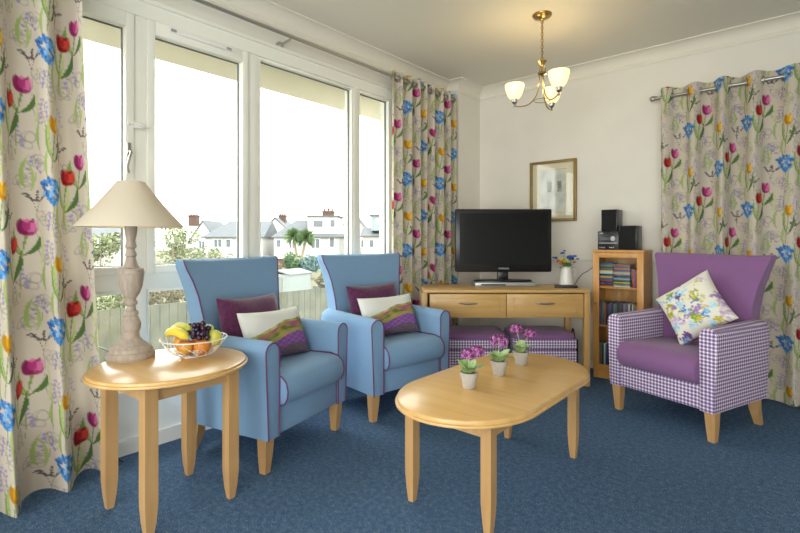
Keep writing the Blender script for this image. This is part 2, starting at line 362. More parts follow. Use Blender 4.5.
    sprig(.22, .16, hx('#9a8cc0')); sprig(.03, .46, hx('#a99ac8'), 9, .09); sprig(.16, .54, hx('#9384bd'), 9, .08)
    darksprig(.16, .38); darksprig(.02, .30)
    sprig(.10, .05, hx('#9a8cc0'), 12, .12); sprig(.24, .30, hx('#9384bd'), 9, .08)
    for a_, b_ in ((.06, .0), (.19, .05), (.13, .5), (.28, .32), (.23, .55)): stroke((a_, b_-.07), (a_-.03, b_), (a_+.01, b_+.08), .007, -1, hx('#9fb26a'), .75)
    stroke((.25, .02), (.22, .1), (.27, .17), .006, -1, G2, .8); stroke((.14, .42), (.17, .48), (.13, .56), .006, -1, G2, .8)
    tulip(.275, .10, hx('#d9a52a'), hx('#b97a1c'), hx('#ecc95a'), .2)
    tulip(.128, .26, hx('#b23c78'), hx('#7d2452'), hx('#e07fb0'), .3, 1.08, .12)
    tulip(.068, .185, hx('#ad2c30'), hx('#7c1424'), hx('#d6503e'), -.1)
    blue(.25, .43)
    return img, W_, H_, res
TILE, TW, TH, TR = tile_floral()
def sample(s, t):
    i = (np.mod(s, TW)/TR).astype(int) % TILE.shape[1]; j = (np.mod(t, TH)/TR).astype(int) % TILE.shape[0]
    return TILE[j, i]

def curtain(name, p0, p1, out, ztop, zbot, nf, amp, flare, seedv, label, step=.0045, sf=.9, s0=0, gather=1.0, fan=0, zp=0):
    """cloth hanging from p0 to p1 (plan), folds swing along 'out'"""
    rs = random.Random(seedv); ph = [rs.uniform(0, 6.28) for _ in range(6)]
    L = math.hypot(p1[0]-p0[0], p1[1]-p0[1]); dx, dy = (p1[0]-p0[0])/L, (p1[1]-p0[1])/L
    U = np.linspace(0, 1, 900)
    def off(u, k):   # k: 0 top .. 1 bottom
        w1 = u*nf*2*PI+ph[0]+.5*np.sin(2*PI*u*1.3+ph[1])+k*.25*np.sin(2*PI*u*2+ph[2])
        a = amp*(1+.25*np.sin(2*PI*u*2.3+ph[3]))*(1+flare*k)
        sh = np.sin(w1); sh = np.sign(sh)*np.abs(sh)**.8
        return a*sh+.006*k*np.sin(u*nf*5+ph[4]+k*3)
    o5 = off(U, .5); x5 = U*L; s = np.concatenate([[0], np.cumsum(np.hypot(np.diff(x5), np.diff(o5)))]); S = s[-1]
    ns = int(S/step); nt_ = int((ztop-zbot)/step)
    sg = np.linspace(0, S, ns); ug = np.interp(sg, s, U); tg = np.linspace(ztop, zbot, nt_)
    K = ((ztop-tg)/(ztop-zbot))
    UU, KK = np.meshgrid(ug, K); SS, TT = np.meshgrid(sg, tg)
    O = off(UU, KK); lat = UU*L+.012*np.cos(UU*nf*2*PI+ph[0])*(.4+KK)+ (UU-.5)*L*(gather-1)*np.sin(PI*np.clip(KK, 0, 1))
    lat = lat+fan*UU*KK**1.5
    Xc = p0[0]+dx*lat+out[0]*O; Yc = p0[1]+dy*lat+out[1]*O; Zc = TT+.004*np.sin(UU*nf*2*PI)
    V = np.stack([Xc.ravel(), Yc.ravel(), Zc.ravel()], 1)
    me = bpy.data.meshes.new('curtain_cloth'); nv = V.shape[0]
    idx = np.arange(nv).reshape(nt_, ns); q = np.stack([idx[:-1, :-1], idx[1:, :-1], idx[1:, 1:], idx[:-1, 1:]], -1).reshape(-1, 4)
    me.vertices.add(nv); me.vertices.foreach_set('co', V.ravel()); me.loops.add(q.size); me.loops.foreach_set('vertex_index', q.ravel().astype(np.int32))
    me.polygons.add(len(q)); me.polygons.foreach_set('loop_start', np.arange(0, q.size, 4, dtype=np.int32)); me.polygons.foreach_set('use_smooth', np.ones(len(q), bool))
    me.update(calc_edges=True); me.validate()
    ca = me.color_attributes.new('print', 'FLOAT_COLOR', 'POINT'); arr = np.ones((nv, 4), dtype=np.float32); arr[:, :3] = sample(SS.ravel()*sf+s0, TT.ravel()); ca.data.foreach_set('color', arr.ravel())
    me.materials.append(M_print)
    root = empty('curtain', (0, 0, 0)); tag(root, label, 'curtain', 'floral eyelet curtains')
    o = bpy.data.objects.new('curtain_cloth', me); COL.objects.link(o); o.parent = root
    if zp:
        cs = math.copysign(1, off(U[0], 0)); k = 0; prev = off(U, 0)
        for i in range(1, 900):
            if prev[i]*prev[i-1] < 0:
                cx, cy = p0[0]+dx*(U[i]*L), p0[1]+dy*(U[i]*L)
                MB().tube([(cx+out[0]*.025*math.cos(t)+dx*.006*math.cos(t), cy+out[1]*.025*math.cos(t)+dy*.006*math.cos(t), zp+.025*math.sin(t)) for t in [2*PI*j/16 for j in range(16)]], .005, 6, closed=True).build('eyelet', M_chrome, root)
    return root, (lambda u: (p0[0]+dx*u*L, p0[1]+dy*u*L))
PX = .15  # pole distance from window wall
curtain('curtain', (.33, -.05), (.165, .70), (1, 0), 2.56, .012, 4.5, .046, .5, 5, 'floral eyelet curtain at the left end of the long window, beside the side table', .0045, .9, .12, 1.0, .11)
curtain('curtain', (.125, 2.97), (.125, 3.90), (1, 0), 2.56, .012, 8, .034, .1, 11, 'floral eyelet curtain bunched between the long window and the television corner', .006, .75, .05, zp=2.5)
r3, _ = curtain('curtain', (1.87, 4.21), (3.25, 4.21), (0, -1), 2.33, .012, 7, .044, .35, 21, 'floral eyelet curtain hanging wide on the far wall behind the purple armchair', .0055, 1.0, .3, zp=2.265)
def pole(pa, pb, label, brackets, wall_dir, ends):
    root = empty('curtain_pole', pa, 0, label, 'curtain pole'); d = Vector(pb)-Vector(pa)
    MB().tube([(0, 0, 0), tuple(d)], .0125, 14).build('pole', M_chrome, root)
    for e in ends:
        p = Vector((0, 0, 0)) if e == 0 else d; s_ = -d.normalized() if e == 0 else d.normalized()
        MB().ball(p+s_*.03, .024, 14, 10).tube([p, p+s_*.012], .018, 14).build('finial', M_chrome, root)
    for t in brackets:
        p = d*t; wv = Vector(wall_dir)
        q = MB(); q.tube([p, p+Vector((0, 0, -.02))+wv*.03, p+Vector((0, 0, -.03))+wv*(.9)], .008, 8)
        e = p+wv*.9+Vector((0, 0, -.03)); q.tube([e, e+wv.normalized()*.02], .028, 14); q.build('bracket', M_chrome, root)
    return root
pole((.13, -.3, 2.50), (.13, 3.88, 2.50), 'long chrome curtain pole above the window wall', [.535], (-.13, 0, 0), [])
pole((1.84, 4.21, 2.265), (3.4, 4.21, 2.265), 'short steel curtain pole with ball finial on the far wall', [.03], (0, .12, 0), [0])

# ------------------------------------------------------------------ armchairs
def blendf(t, pts):
    for (a, va), (b, vb) in zip(pts, pts[1:]):
        if t <= b: u = (t-a)/(b-a); u = u*u*(3-2*u) if False else u; return va+(vb-va)*u
    return pts[-1][1]
def armchair(loc, rz, body, soft, pipe, label, group=None):
    root = empty('armchair', (*loc, 0), rz, label, 'armchair', group)
    uv = body is M_check
    zb = .172
    # arms: side panel with a rounded top, lofted front to back
    for s in (-1, 1):
        rings = []
        for y, zt, fl in [(-.365, .628, 0), (-.362, .641, 0), (-.35, .645, 0), (-.2, .647, .002), (0, .650, .004), (.12, .654, .004), (.20, .654, .0), (.225, .64, -.004)]:
            xi, xo, xob = .254, .349+fl, .330
            sh = .012 if y in (-.365,) else 0
            ring = [(xi+sh, zb+sh*.5), (xi+sh*.5, .35), (xi-.004+sh, zt-.05)]
            cx, r_ = (xi+xo)/2-.002, (xo-xi)/2+.002-sh
            ring += [(cx-r_*math.cos(a), zt-.05+(.05-sh)*math.sin(a)) for a in [i*PI/8 for i in range(1, 8)]]
            ring += [(xo-sh, zt-.05), ((xo+xob)/2-sh*.5, .36), (xob-sh, zb+sh*.5)]
            rings.append([(s*p[0], y, p[1]) for p in ring])
        arm = MB().loft(rings).build('arm', body, root, 50, uv)
        fr = [(s*(p[0] if isinstance(p, tuple) else p.x), -.366, p[1] if False else p[2]) for p in []]
        pr = [((s*q[0]), -.3665, q[1]) for q in [(.331, zb), (.340, .38), (.350, .593)]+[(.302+.048*math.cos(a), .593+.048*math.sin(a)) for a in [i*PI/10 for i in range(1, 10)]]+[(.254, .593), (.254, .35), (.254, zb)]]
        if pipe: MB().tube(pr, .0038, 6).build('piping', pipe, arm)
    # front rail, underside and back body
    MB().b2(-.258, .258, -.352, .18, zb, .315, .012).build('base_rail', body, root, 40, uv)
    # backrest: flared wings, lofted upwards
    rings = []; side = {-1: [], 1: []}; N = 12
    lv = [(.17, .300, .12, .225, 0), (.3, .298, .11, .225, .0), (.45, .290, .10, .228, .004), (.6, .288, .11, .236, .010), (.72, .294, .128, .247, .014), (.84, .309, .150, .261, .016), (.92, .328, .170, .273, .016), (.985, .350, .187, .281, .012), (1.012, .358, .196, .281, .010), (1.022, .352, .206, .276, .008)]
    for z, hw, yf, yb, cv in lv:
        if uv and z > .6: hw *= 1+.09*(z-.6); z += .03*(z-.6)
        ring = []
        for i in range(N+1):
            t = -1+2*i/N; ring.append((t*hw, yf-cv*abs(t)**2.5+ (0 if abs(t) < 1 else .006), z+ (.012*abs(t)**2 if z > .99 else 0)))
        for i in range(N+1):
            t = 1-2*i/N; ring.append((t*hw*.985, yb-(.012 if abs(t) == 1 else 0), z+(.012*abs(t)**2 if z > .99 else 0)))
        rings.append(ring); side[-1].append(ring[0]); side[1].append(ring[N])
    bk = MB().loft(rings).build('backrest', soft if body is M_check else body, root, 50, uv)
    if pipe:
        for s in (-1, 1):
            MB().tube([(p[0]*1.003, p[1]-.002, p[2]) for p in side[s][3:]], .0038, 6).build('piping', pipe, bk)
    # seat cushion, rounded roll front
    rings = []
    cw = .250
    prof = [(-.35, .315), (-.392, .33), (-.408, .36), (-.412, .395), (-.402, .435), (-.375, .462), (-.32, .474), (-.15, .470), (.05, .462), (.12, .455), (.14, .44), (.14, .315)]
    for x, sh in [(-cw, .022), (-cw+.006, .008), (-cw+.02, 0), (-.12, -.004), (0, -.006), (.12, -.004), (cw-.02, 0), (cw-.006, .008), (cw, .022)]:
        cyy, cz = -.1, .39
        rings.append([(x, cyy+(y-cyy)*(1-sh*1.2), cz+(z-cz)*(1-sh*6)) for y, z in prof])
    sc = MB().loft(rings).build('seat_cushion', soft, root, 60)
    if pipe:
        for s in (-1, 1):
            MB().tube([(s*(cw-.004), y-.001, z) for y, z in prof[:8]], .0036, 6).build('piping', pipe, sc)
            MB().tube([(s*.252, -.357, .175), (s*.252, -.357, .31)], .0036, 6).build('piping', pipe, sc)
    # legs
    for s in (-1, 1):
        rg = []
        for z, h_, o in [(.175, .029, 0), (.09, .025, .003), (.0, .018, .006)]:
            rg.append([(s*.298+a*h_, -.318+o+b*h_, z) for a, b in ((-1, -1), (1, -1), (1, 1), (-1, 1))])
        MB().loft(rg).build('leg', M_beechz, root)
        rg = []
        for z, h_, o in [(.175, .027, 0), (.10, .024, .012), (.0, .018, .055)]:
            rg.append([(s*.292+a*h_, .155+o+b*h_, z) for a, b in ((-1, -1), (1, -1), (1, 1), (-1, 1))])
        MB().loft(rg).build('leg', M_beechz, root)
    return root
A1 = dict(loc=c2r(-.805, 2.74), rz=R(-27+YAW+90))
A2 = dict(loc=c2r(-.15, 3.42), rz=R(-49+YAW+90))
A3 = dict(loc=c2r(1.895, 3.10), rz=R(209+YAW+90-360))
armchair(A1['loc'], A1['rz'], M_blue, M_blue, M_pipe, 'blue fabric armchair with purple piping standing beside the oval side table', 'blue armchairs by the window')
armchair(A2['loc'], A2['rz'], M_blue, M_blue, M_pipe, 'blue fabric armchair with purple piping standing next to the television desk', 'blue armchairs by the window')
armchair(A3['loc'], A3['rz'], M_check, M_purple, None, 'purple armchair with gingham arms in front of the far curtain')

def cushion_cols(kind, U, V):
    # U,V in -1..1 grids -> colours
    rs = np.random.RandomState(5)
    def noise(u, v, f, ph): return np.sin(u*f+ph)*np.cos(v*f*1.3+ph*2)+.6*np.sin(u*f*2.3+v*f*1.7+ph*3)+.4*np.sin(v*f*3.1-u*f*2.9+ph)
    c = np.zeros(U.shape+(3,))
    if kind == 'landscape':
        sky = np.array(hx('#dfe0da')); c[:] = sky
        def lay(mask, a, b, n): 
            k = np.clip(.5+.5*n, 0, 1)[..., None]; cc = np.array(hx(a))*(1-k)+np.array(hx(b))*k; c[mask] = cc[mask]
        hill = .30+.30*U+.07*np.sin(U*4+1)+.02*np.sin(U*9)
        lay(V < hill, '#7f8a3e', '#c3c07a', noise(U, V, 6, 1)); 
        lay(V < hill-.10, '#a5577a', '#b08a62', noise(U, V, 4, 2))
        lay((V < hill-.27+.08*np.sin(U*5+2)), '#59702c', '#9a9a4c', noise(U, V, 6, 3))
        lay(V < hill-.42, '#b79a5e', '#8a9a48', noise(U, V, 4, 4))
        lay(V < -.28+.2*U+.07*np.sin(U*4), '#6c4494', '#9a6aa8', noise(U, V, 22, 5))
        lay(V < -.68+.12*U+.05*np.sin(U*5), '#4f6a30', '#7d4a86', noise(U, V, 18, 6))
        lay((noise(U, V, 31, 8) > 1.15) & (V < 0.0+.2*U), '#8d5bc0', '#c05a9a', noise(U, V, 20, 7))
    else:
        c[:] = np.array(hx('#e3e0d2'))
        r2 = random.Random(12)
        for k in range(55):
            cx, cy = r2.uniform(-1.05, 1.05), r2.uniform(-1.05, 1.05); col = r2.choice(['#7fb0d6', '#5b83bd', '#9c7fb4', '#cbb4d2', '#b9b04a', '#8aa83c', '#a8cfe4', '#6b4f86', '#d9cfa4'])
            for j in range(16):
                a = r2.uniform(0, 6.28); rr = abs(r2.gauss(0, .10)); x, y = cx+rr*math.cos(a), cy+rr*math.sin(a); s_ = r2.uniform(.025, .055)
                m_ = (U-x)**2+(V-y)**2 < s_*s_; q = np.array(hx(col))*r2.uniform(.75, 1.3); c[m_] = np.clip(q, 0, .9)
    return c
def cushion(w_, h_, t_, kind, M4, label, m_=None, group=None, n=60):
    u = np.linspace(-1, 1, n); U, V = np.meshgrid(u, u)
    px = U*w_/2*(1-.07*(1-V**2)); py = V*h_/2*(1-.09*(1-U**2))
    th = t_/2*(np.clip((1-U**4)*(1-V**4), 0, 1))**.55*(1+.05*np.sin(U*5+1)*np.cos(V*4))
    c = cushion_cols(kind, U, V) if kind else None
    vs = []; fs = []; cols = []
    for sgn in (1, -1):
        b = len(vs)
        vs += [(px[j, i], -sgn*th[j, i], py[j, i]) for j in range(n) for i in range(n)]
        if kind: cols += [c[j, i] for j in range(n) for i in range(n)]
        fs += [(b+j*n+i, b+j*n+i+1, b+(j+1)*n+i+1, b+(j+1)*n+i) for j in range(n-1) for i in range(n-1)]
    q = MB(); q.add(vs, fs)
    o = q.build('cushion', m_ or M_cushp, None, 80, cols=np.array(cols) if kind else None)
    bm = bmesh.new(); bm.from_mesh(o.data); bmesh.ops.remove_doubles(bm, verts=bm.verts, dist=.0004); bm.to_mesh(o.data); bm.free()
    o.matrix_world = M4; tag(o, label, 'cushion', group); return o
def chairM(A, x, y, z, tilt, roll=0, yaw=0):
    return Matrix.Translation((*A['loc'], 0)) @ Matrix.Rotation(A['rz'], 4, 'Z') @ Matrix.Translation((x, y, z)) @ Matrix.Rotation(R(yaw), 4, 'Z') @ Matrix.Rotation(R(-tilt), 4, 'X') @ Matrix.Rotation(R(roll), 4, 'Y')
cushion(.45, .34, .14, None, chairM(A1, -.03, .035, .655, 14, 2), 'plum velvet cushion behind the landscape cushion on the armchair beside the side table', M_plum, 'plum cushions')
cushion(.45, .29, .12, 'landscape', chairM(A1, .0, -.112, .61, 24, 2, -4), 'lavender landscape print cushion on the armchair beside the side table', None, 'landscape print cushions')
cushion(.45, .34, .14, None, chairM(A2, -.01, .035, .655, 14, -1), 'plum velvet cushion behind the landscape cushion on the armchair next to the television desk', M_plum, 'plum cushions')
cushion(.45, .29, .12, 'landscape', chairM(A2, .0, -.112, .61, 24, -1, -6), 'lavender landscape print cushion on the armchair next to the television desk', None, 'landscape print cushions')
cushion(.38, .38, .14, 'floral', chairM(A3, .025, -.01, .70, 22, 51), 'cream cushion with blue and lilac flowers propped cornerwise on the purple armchair')

# ------------------------------------------------------------------ tables
def oval(cx, a, b, p, n=72):
    out = []
    if p < .7:      # straight sides with round ends
        e = b*1.12
        for sx, t0 in ((1, -PI/2), (-1, PI/2)):
            for i in range(n//2+1): t = t0+PI*i/(n//2); out.append((sx*(a-e)+e*math.cos(t), b*math.sin(t)))
        return out
    for i in range(n):
        t = 2*PI*i/n; c, s = math.cos(t), math.sin(t)
        out.append((math.copysign(abs(c)**p, c)*a, math.copysign(abs(s)**p, s)*b))
    return out
def taper_leg(root, x, y, zt, m_, w0=.045, w1=.026):
    rg = []
    sx, sy = (1 if x > 0 else -1), (1 if y > 0 else -1)
    for z, h_ in [(zt, w0/2), (.16, w0/2), (.12, w0/2*.98), (.06, w0/2*.82), (0, w1/2)]:
        o = (w0/2-h_)*.8
        rg.append([(x-sx*o*0+a*h_, y+b*h_, z) for a, b in ((-1, -1), (1, -1), (1, 1), (-1, 1))])
    MB().loft(rg).build('leg', m_, root)
def oval_table(name, loc, rz, a, b, p, ztop, lx, ly, th, label, legw=.045):
    root = empty(name, (*loc, 0), rz, label, 'table')
    rings = []
    for ins, z in [(.06, ztop-th), (.006, ztop-th), (.001, ztop-th+.003), (0, ztop-th+.009), (.002, ztop-th+.0125), (.008, ztop-th+.014), (.008, ztop-.009), (.011, ztop-.003), (.018, ztop)]:
        rings.append([(x, y, z) for x, y in oval(0, a-ins, b-ins, p)])
    MB().loft(rings).build('tabletop', M_oak, root, 40)
    q = MB(); e = legw/2
    for s in (-1, 1):
        q.b2(-lx+e, lx-e, s*ly-.009, s*ly+.009, ztop-th-.065, ztop-th, 0); q.b2(s*lx-.009, s*lx+.009, -ly+e, ly-e, ztop-th-.065, ztop-th, 0)
    q.build('apron', M_beech, root)
    for sx in (-1, 1):
        for sy in (-1, 1): taper_leg(root, sx*lx, sy*ly, ztop-th, M_beechz, legw)
    return root
CT = c2r(.482, 2.292); CTZ = .472
oval_table('coffee_table', CT, R(90), .618, .312, .64, CTZ, .435, .19, .032, 'long oval oak coffee table in the middle of the carpet')
ST = c2r(-.995, 2.07); STZ = .61
oval_table('side_table', ST, R(94), .325, .305, 1.0, STZ, .178, .172, .026, 'oval oak side table standing between the left curtain and a blue armchair', .05)

# table lamp
LP = c2r(-1.218, 2.155)
lamp = empty('table_lamp', (*LP, STZ), 0, 'turned limewashed wooden table lamp with cream cone shade on the side table', 'lamp')
def lz(y): return 1.145-(y-239)*.00453-STZ
prof = [(.098, 0), (.100, .012), (.094, .028), (.088, .032), (.086, .046), (.07, .058), (.05, lz(341)), (.036, lz(337)), (.033, lz(332)), (.040, lz(328)), (.041, lz(323)), (.032, lz(318)), (.026, lz(316)), (.031, lz(314)), (.031, lz(312)), (.021, lz(310)), (.018, lz(306)), (.026, lz(304)), (.027, lz(302)), (.02, lz(300)), (.022, lz(298)), (.036, lz(293)), (.047, lz(286)), (.052, lz(277)), (.053, lz(274)), (.055, lz(273)), (.055, lz(271)), (.053, lz(270)), (.053, lz(268.5)), (.036, lz(268)), (.028, lz(265)), (.020, lz(259)), (.018, lz(257)), (.024, lz(255.5)), (.022, lz(253)), (.015, lz(250)), (.016, lz(248.5)), (.024, lz(247)), (.022, lz(245)), (.017, lz(241)), (.024, lz(233)), (.026, lz(228)), (.020, lz(221)), (.014, lz(217)), (.010, lz(215))]
MB().lathe(prof, n=36).build('lamp_base', M_lampwood, lamp, 18)
MB().lathe([(.014, lz(216)), (.014, lz(206))], n=16).build('bulb_holder', M_black, lamp)
MB().ball((0, 0, lz(196)), .03, 14, 10).build('bulb', mat('frosted_bulb', '#f2eee2', .3), lamp)
M_shade = bpy.data.materials.new('cream_lampshade'); M_shade.use_nodes = True
_b = M_shade.node_tree.nodes['Principled BSDF']; _b.inputs['Base Color'].default_value = (*hx('#efe6d4'), 1); _b.inputs['Roughness'].default_value = .9
_t = M_shade.node_tree.nodes.new('ShaderNodeBsdfTranslucent'); _t.inputs[0].default_value = (*hx('#f0e0bd'), 1); _m = M_shade.node_tree.nodes.new('ShaderNodeMixShader'); _m.inputs[0].default_value = .35
M_shade.node_tree.links.new(_b.outputs[0], _m.inputs[1]); M_shade.node_tree.links.new(_t.outputs[0], _m.inputs[2]); M_shade.node_tree.links.new(_m.outputs[0], M_shade.node_tree.nodes['Material Output'].inputs[0])
z0, z1 = 1.198-STZ, 1.405-STZ
sh = MB().loft([[(r_*math.cos(2*PI*j/56), r_*math.sin(2*PI*j/56), z) for j in range(56)] for r_, z in [(.213, z0+.001), (.217, z0), (.217, z0+.006), (.135, z0+(z1-z0)*.49), (.056, z1), (.053, z1), (.133, z0+(z1-z0)*.49-.003), (.213, z0+.005), (.213, z0+.001)]], cap=False).build('lamp_shade', M_shade, lamp, 50)
q = MB().tube([(.0555*math.cos(t), .0555*math.sin(t), z1-.004) for t in [i*PI/16 for i in range(32)]], .002, 6, closed=True)
for k in range(3): q.tube([(0, 0, lz(204)), (.055*math.cos(k*2.09), .055*math.sin(k*2.09), z1-.004)], .0015, 6)
q.build('shade_ring', M_brass, sh)
# lamp flex over the table's left edge with an inline switch
def loc_cam(px, d, z): x, y = c2r((px-400)/476*d, d); return (x, y, z)
fp = [loc_cam(112, 2.2, STZ+.008), loc_cam(100, 2.27, STZ+.018), loc_cam(93, 2.31, STZ+.008), loc_cam(88.5, 2.33, STZ-.02), loc_cam(87, 2.335, .50), loc_cam(90, 2.335, .36), loc_cam(96, 2.335, .24), loc_cam(103, 2.335, .19)]
fl = MB().tube(spline(fp, 8), .0032, 7).build('lamp_flex', M_black); tag(fl, 'black lamp flex with inline switch hanging over the left edge of the side table', 'cable')
e = Vector(fp[-1]); MB().tube([e+Vector((0, 0, .045)), e+Vector((.002, 0, .03)), e+Vector((.003, 0, -.03)), e+Vector((0, 0, -.04))], [.006, .013, .013, .006], 10).build('switch', M_black, fl)
MB().tube(spline([tuple(e+Vector((0, 0, -.04))), tuple(e+Vector((-.01, .03, -.11))), tuple(e+Vector((-.03, .1, -.183)))], 8), .0032, 7).build('plug_lead', M_black, fl)

# fruit bowl
FB = c2r(-.945, 2.185)
bowl = empty('fruit_bowl', (*FB, STZ), R(20), 'white wire fruit bowl standing on the oval side table', 'bowl')
M_wire = mat('white_wire', '#e8e4da', .35, .3)
def bpr(t): return (.052+(.142-.052)*t**.75, .004+.078*t**1.5)
MB().tube([(.142*math.cos(i*PI/20), .142*math.sin(i*PI/20), .082) for i in range(40)], .0030, 8, closed=True).build('rim', M_wire, bowl)
MB().tube([(.052*math.cos(i*PI/12), .052*math.sin(i*PI/12), .004) for i in range(24)], .003, 8, closed=True).build('base_ring', M_wire, bowl)
q = MB()
for k in range(14):
    a = 2*PI*k/14; q.tube([(bpr(t)[0]*math.cos(a+.22*math.sin(t*5)), bpr(t)[0]*math.sin(a+.22*math.sin(t*5)), bpr(t)[1]) for t in [i/12 for i in range(13)]], .0017, 6)
q.build('wires', M_wire, bowl)
for k in range(7):
    q = MB(); a = 2*PI*k/7+.2
    q.tube([(( (bpr(.5+.02*i/20*0+.22*(1-i/26)*math.sin(i*.62)))[0]+.001)*math.cos(a+.17*(1-i/26)*math.cos(i*.62)), ((bpr(.5+.22*(1-i/26)*math.sin(i*.62)))[0]+.001)*math.sin(a+.17*(1-i/26)*math.cos(i*.62)), bpr(.5+.22*(1-i/26)*math.sin(i*.62))[1]) for i in range(24)], .0015, 6)
    q.build('spiral', M_wire, bowl)
def bl(x, y, z=0):   # in bowl aligned with the viewer: x right, y away
    X, Y = FB[0]+x*CY-y*SY, FB[1]+x*SY+y*CY; return (X, Y, STZ+z)
M_or = mat('orange_peel', '#d8842a', .45, bump=.3, bscale=260); M_ap = mat('apple_skin', '#c9542c', .3, c2='#d9a545', scale=9, coord='Object'); M_ba = mat('banana_skin', '#e6cf3a', .45, c2='#d8c84a', scale=12); M_pe = mat('pear_skin', '#b9bf4a', .45, c2='#cfc75c', scale=20)
M_gr = mat('black_grape', '#1d1220', .25, c2='#3b2440', scale=40); M_kw = mat('speckled_green_fruit', '#9aa644', .5, c2='#c9cf86', scale=90); M_st = mat('red_fruit', '#d9453a', .4)
def fruit(name, c, r, m_, label, sc=(1, 1, .94), group=None):
    o = empty(name, bl(*c), random.uniform(0, 3), label, 'fruit', group)
    prof = []
    for i in range(17):
        t = PI*i/16; rr = r*math.sin(t)*(1+.02*math.cos(3*t)); zz = -r*math.cos(t)*sc[2]
        zz -= .12*r*math.exp(-(rr/(r*.25))**2)*(1 if i > 8 else -1); prof.append((max(rr, .0003), zz))
    MB().lathe(prof, n=20).build('flesh', m_, o, 80)
    MB().tube([(0, 0, r*.8), (.002, 0, r*1.05)], .0018, 6).build('stalk', M_leafd, o)
fruit('apple', (-.028, -.028, .043), .038, M_ap, 'red and yellow apple at the front of the wire bowl', group='round fruit in the bowl')
fruit('orange', (.048, -.026, .046), .036, M_or, 'orange at the front right of the wire bowl', group='round fruit in the bowl')
fruit('orange', (.0, .046, .045), .037, M_or, 'orange at the back of the wire bowl under the grapes', group='round fruit in the bowl')
fruit('apple', (-.072, .024, .06), .034, M_ap, 'apple under the bananas at the left of the wire bowl', group='round fruit in the bowl')
fruit('pear', (.085, .024, .076), .033, M_pe, 'greenish yellow pear at the right of the wire bowl', (1, 1, 1.15), 'round fruit in the bowl')
fruit('green_apple', (.05, .035, .112), .026, M_kw, 'speckled green fruit lying on top beside the grapes', (1, 1, 1), 'round fruit in the bowl')
def banana(pts, label, m_):
    P = spline(pts, 6); n = len(P); r = [.0035]+[.0215*min(1, math.sin(PI*(i/(n-1)))*1.6+.22) for i in range(1, n-3)]+[.008, .005, .0045]
    r = r[:n]
    o = MB().tube([bl(*p) for p in P], r, 8).build('banana', m_, None, 45); tag(o, label, 'banana', 'bananas in the wire bowl'); 
    MB().ball(bl(*P[-1]), .0055, 8, 6).build('tip', M_black, o)
banana([(.0, -.055, .088), (-.03, -.052, .108), (-.07, -.035, .118), (-.105, -.008, .108), (-.12, .015, .088)], 'front yellow banana lying on the left of the wire bowl', M_ba)
banana([(.0, -.02, .104), (-.03, -.01, .124), (-.07, .008, .130), (-.1, .032, .118), (-.112, .05, .098)], 'greenish banana behind the front one in the wire bowl', M_pe)
gb = empty('grape_bunch', bl(.02, 0, .098), 0, 'bunch of black grapes on top of the fruit in the wire bowl', 'grapes')
g0 = None; rg_ = random.Random(4); spots = []
tries = 0
while len(spots) < 34 and tries < 4000:
    tries += 1
    x, y, z = rg_.uniform(-.052, .052), rg_.uniform(-.05, .045), rg_.uniform(-.012, .052)
    if (x/.055)**2+(y/.052)**2+(z/.055)**2 > 1 or any((x-a)**2+(y-b)**2+(z-c)**2 < .018**2 for a, b, c in spots): continue
    spots.append((x, y, z))
for x, y, z in spots:
    X, Y = x*CY-y*SY, x*SY+y*CY
    if g0 is None: g0 = MB().ball((0, 0, 0), .0125, 12, 8, (1, 1, 1.12)).build('grape', M_gr, gb, 80); o = g0
    else: o = g0.copy(); COL.objects.link(o); o.parent = gb
    o.location = (X, Y, z)
MB().tube([(0, 0, 0), (.005, 0, .03), (.012, .004, .056)], .002, 6).build('stem', M_leafd, gb)
sb = MB().ball(bl(-.028, -.04, .113), .0085, 10, 8).build('strawberry', M_st); tag(sb, 'small red fruit in front of the grapes on the left', 'fruit', 'small red fruit')
sb = MB().ball(bl(.028, .0, .139), .0085, 10, 8).build('strawberry', M_st); tag(sb, 'small red fruit on top of the grapes', 'fruit', 'small red fruit')

# potted primulas on the coffee table
M_pot = mat('grey_clay_pot', '#b5afa8', .85, c2='#aaa49c', scale=30); M_moss = mat('moss', '#5c6b2c', .9, c2='#7d7a3a', scale=120, bump=.8)
M_flo = [mat('primula_purple', '#8a3a83', .6), mat('primula_pink', '#b56aa6', .6), mat('primula_dark', '#6a2764', .6), mat('primula_eye', '#e8dcae', .6)]
def leaf(q, base, direc, L, wd, lift, droop=.3, n=6):
    b = Vector(base); d = Vector((math.cos(direc), math.sin(direc), 0)); sd = Vector((-d.y, d.x, 0)); vs = []; fs = []
    for i in range(n+1):
        t = i/n; c = b+d*(L*t*math.cos(lift))+Vector((0, 0, L*(t*math.sin(lift)-droop*t*t))); w_ = wd*math.sin(PI*min(.97, .08+t*.92))**.7
        vs += [c-sd*w_+Vector((0, 0, w_*.25)), c, c+sd*w_+Vector((0, 0, w_*.25))]
    for i in range(n):
        for k in (0, 1): fs.append((i*3+k, i*3+k+1, i*3+k+4, i*3+k+3))
    q.add(vs, fs)
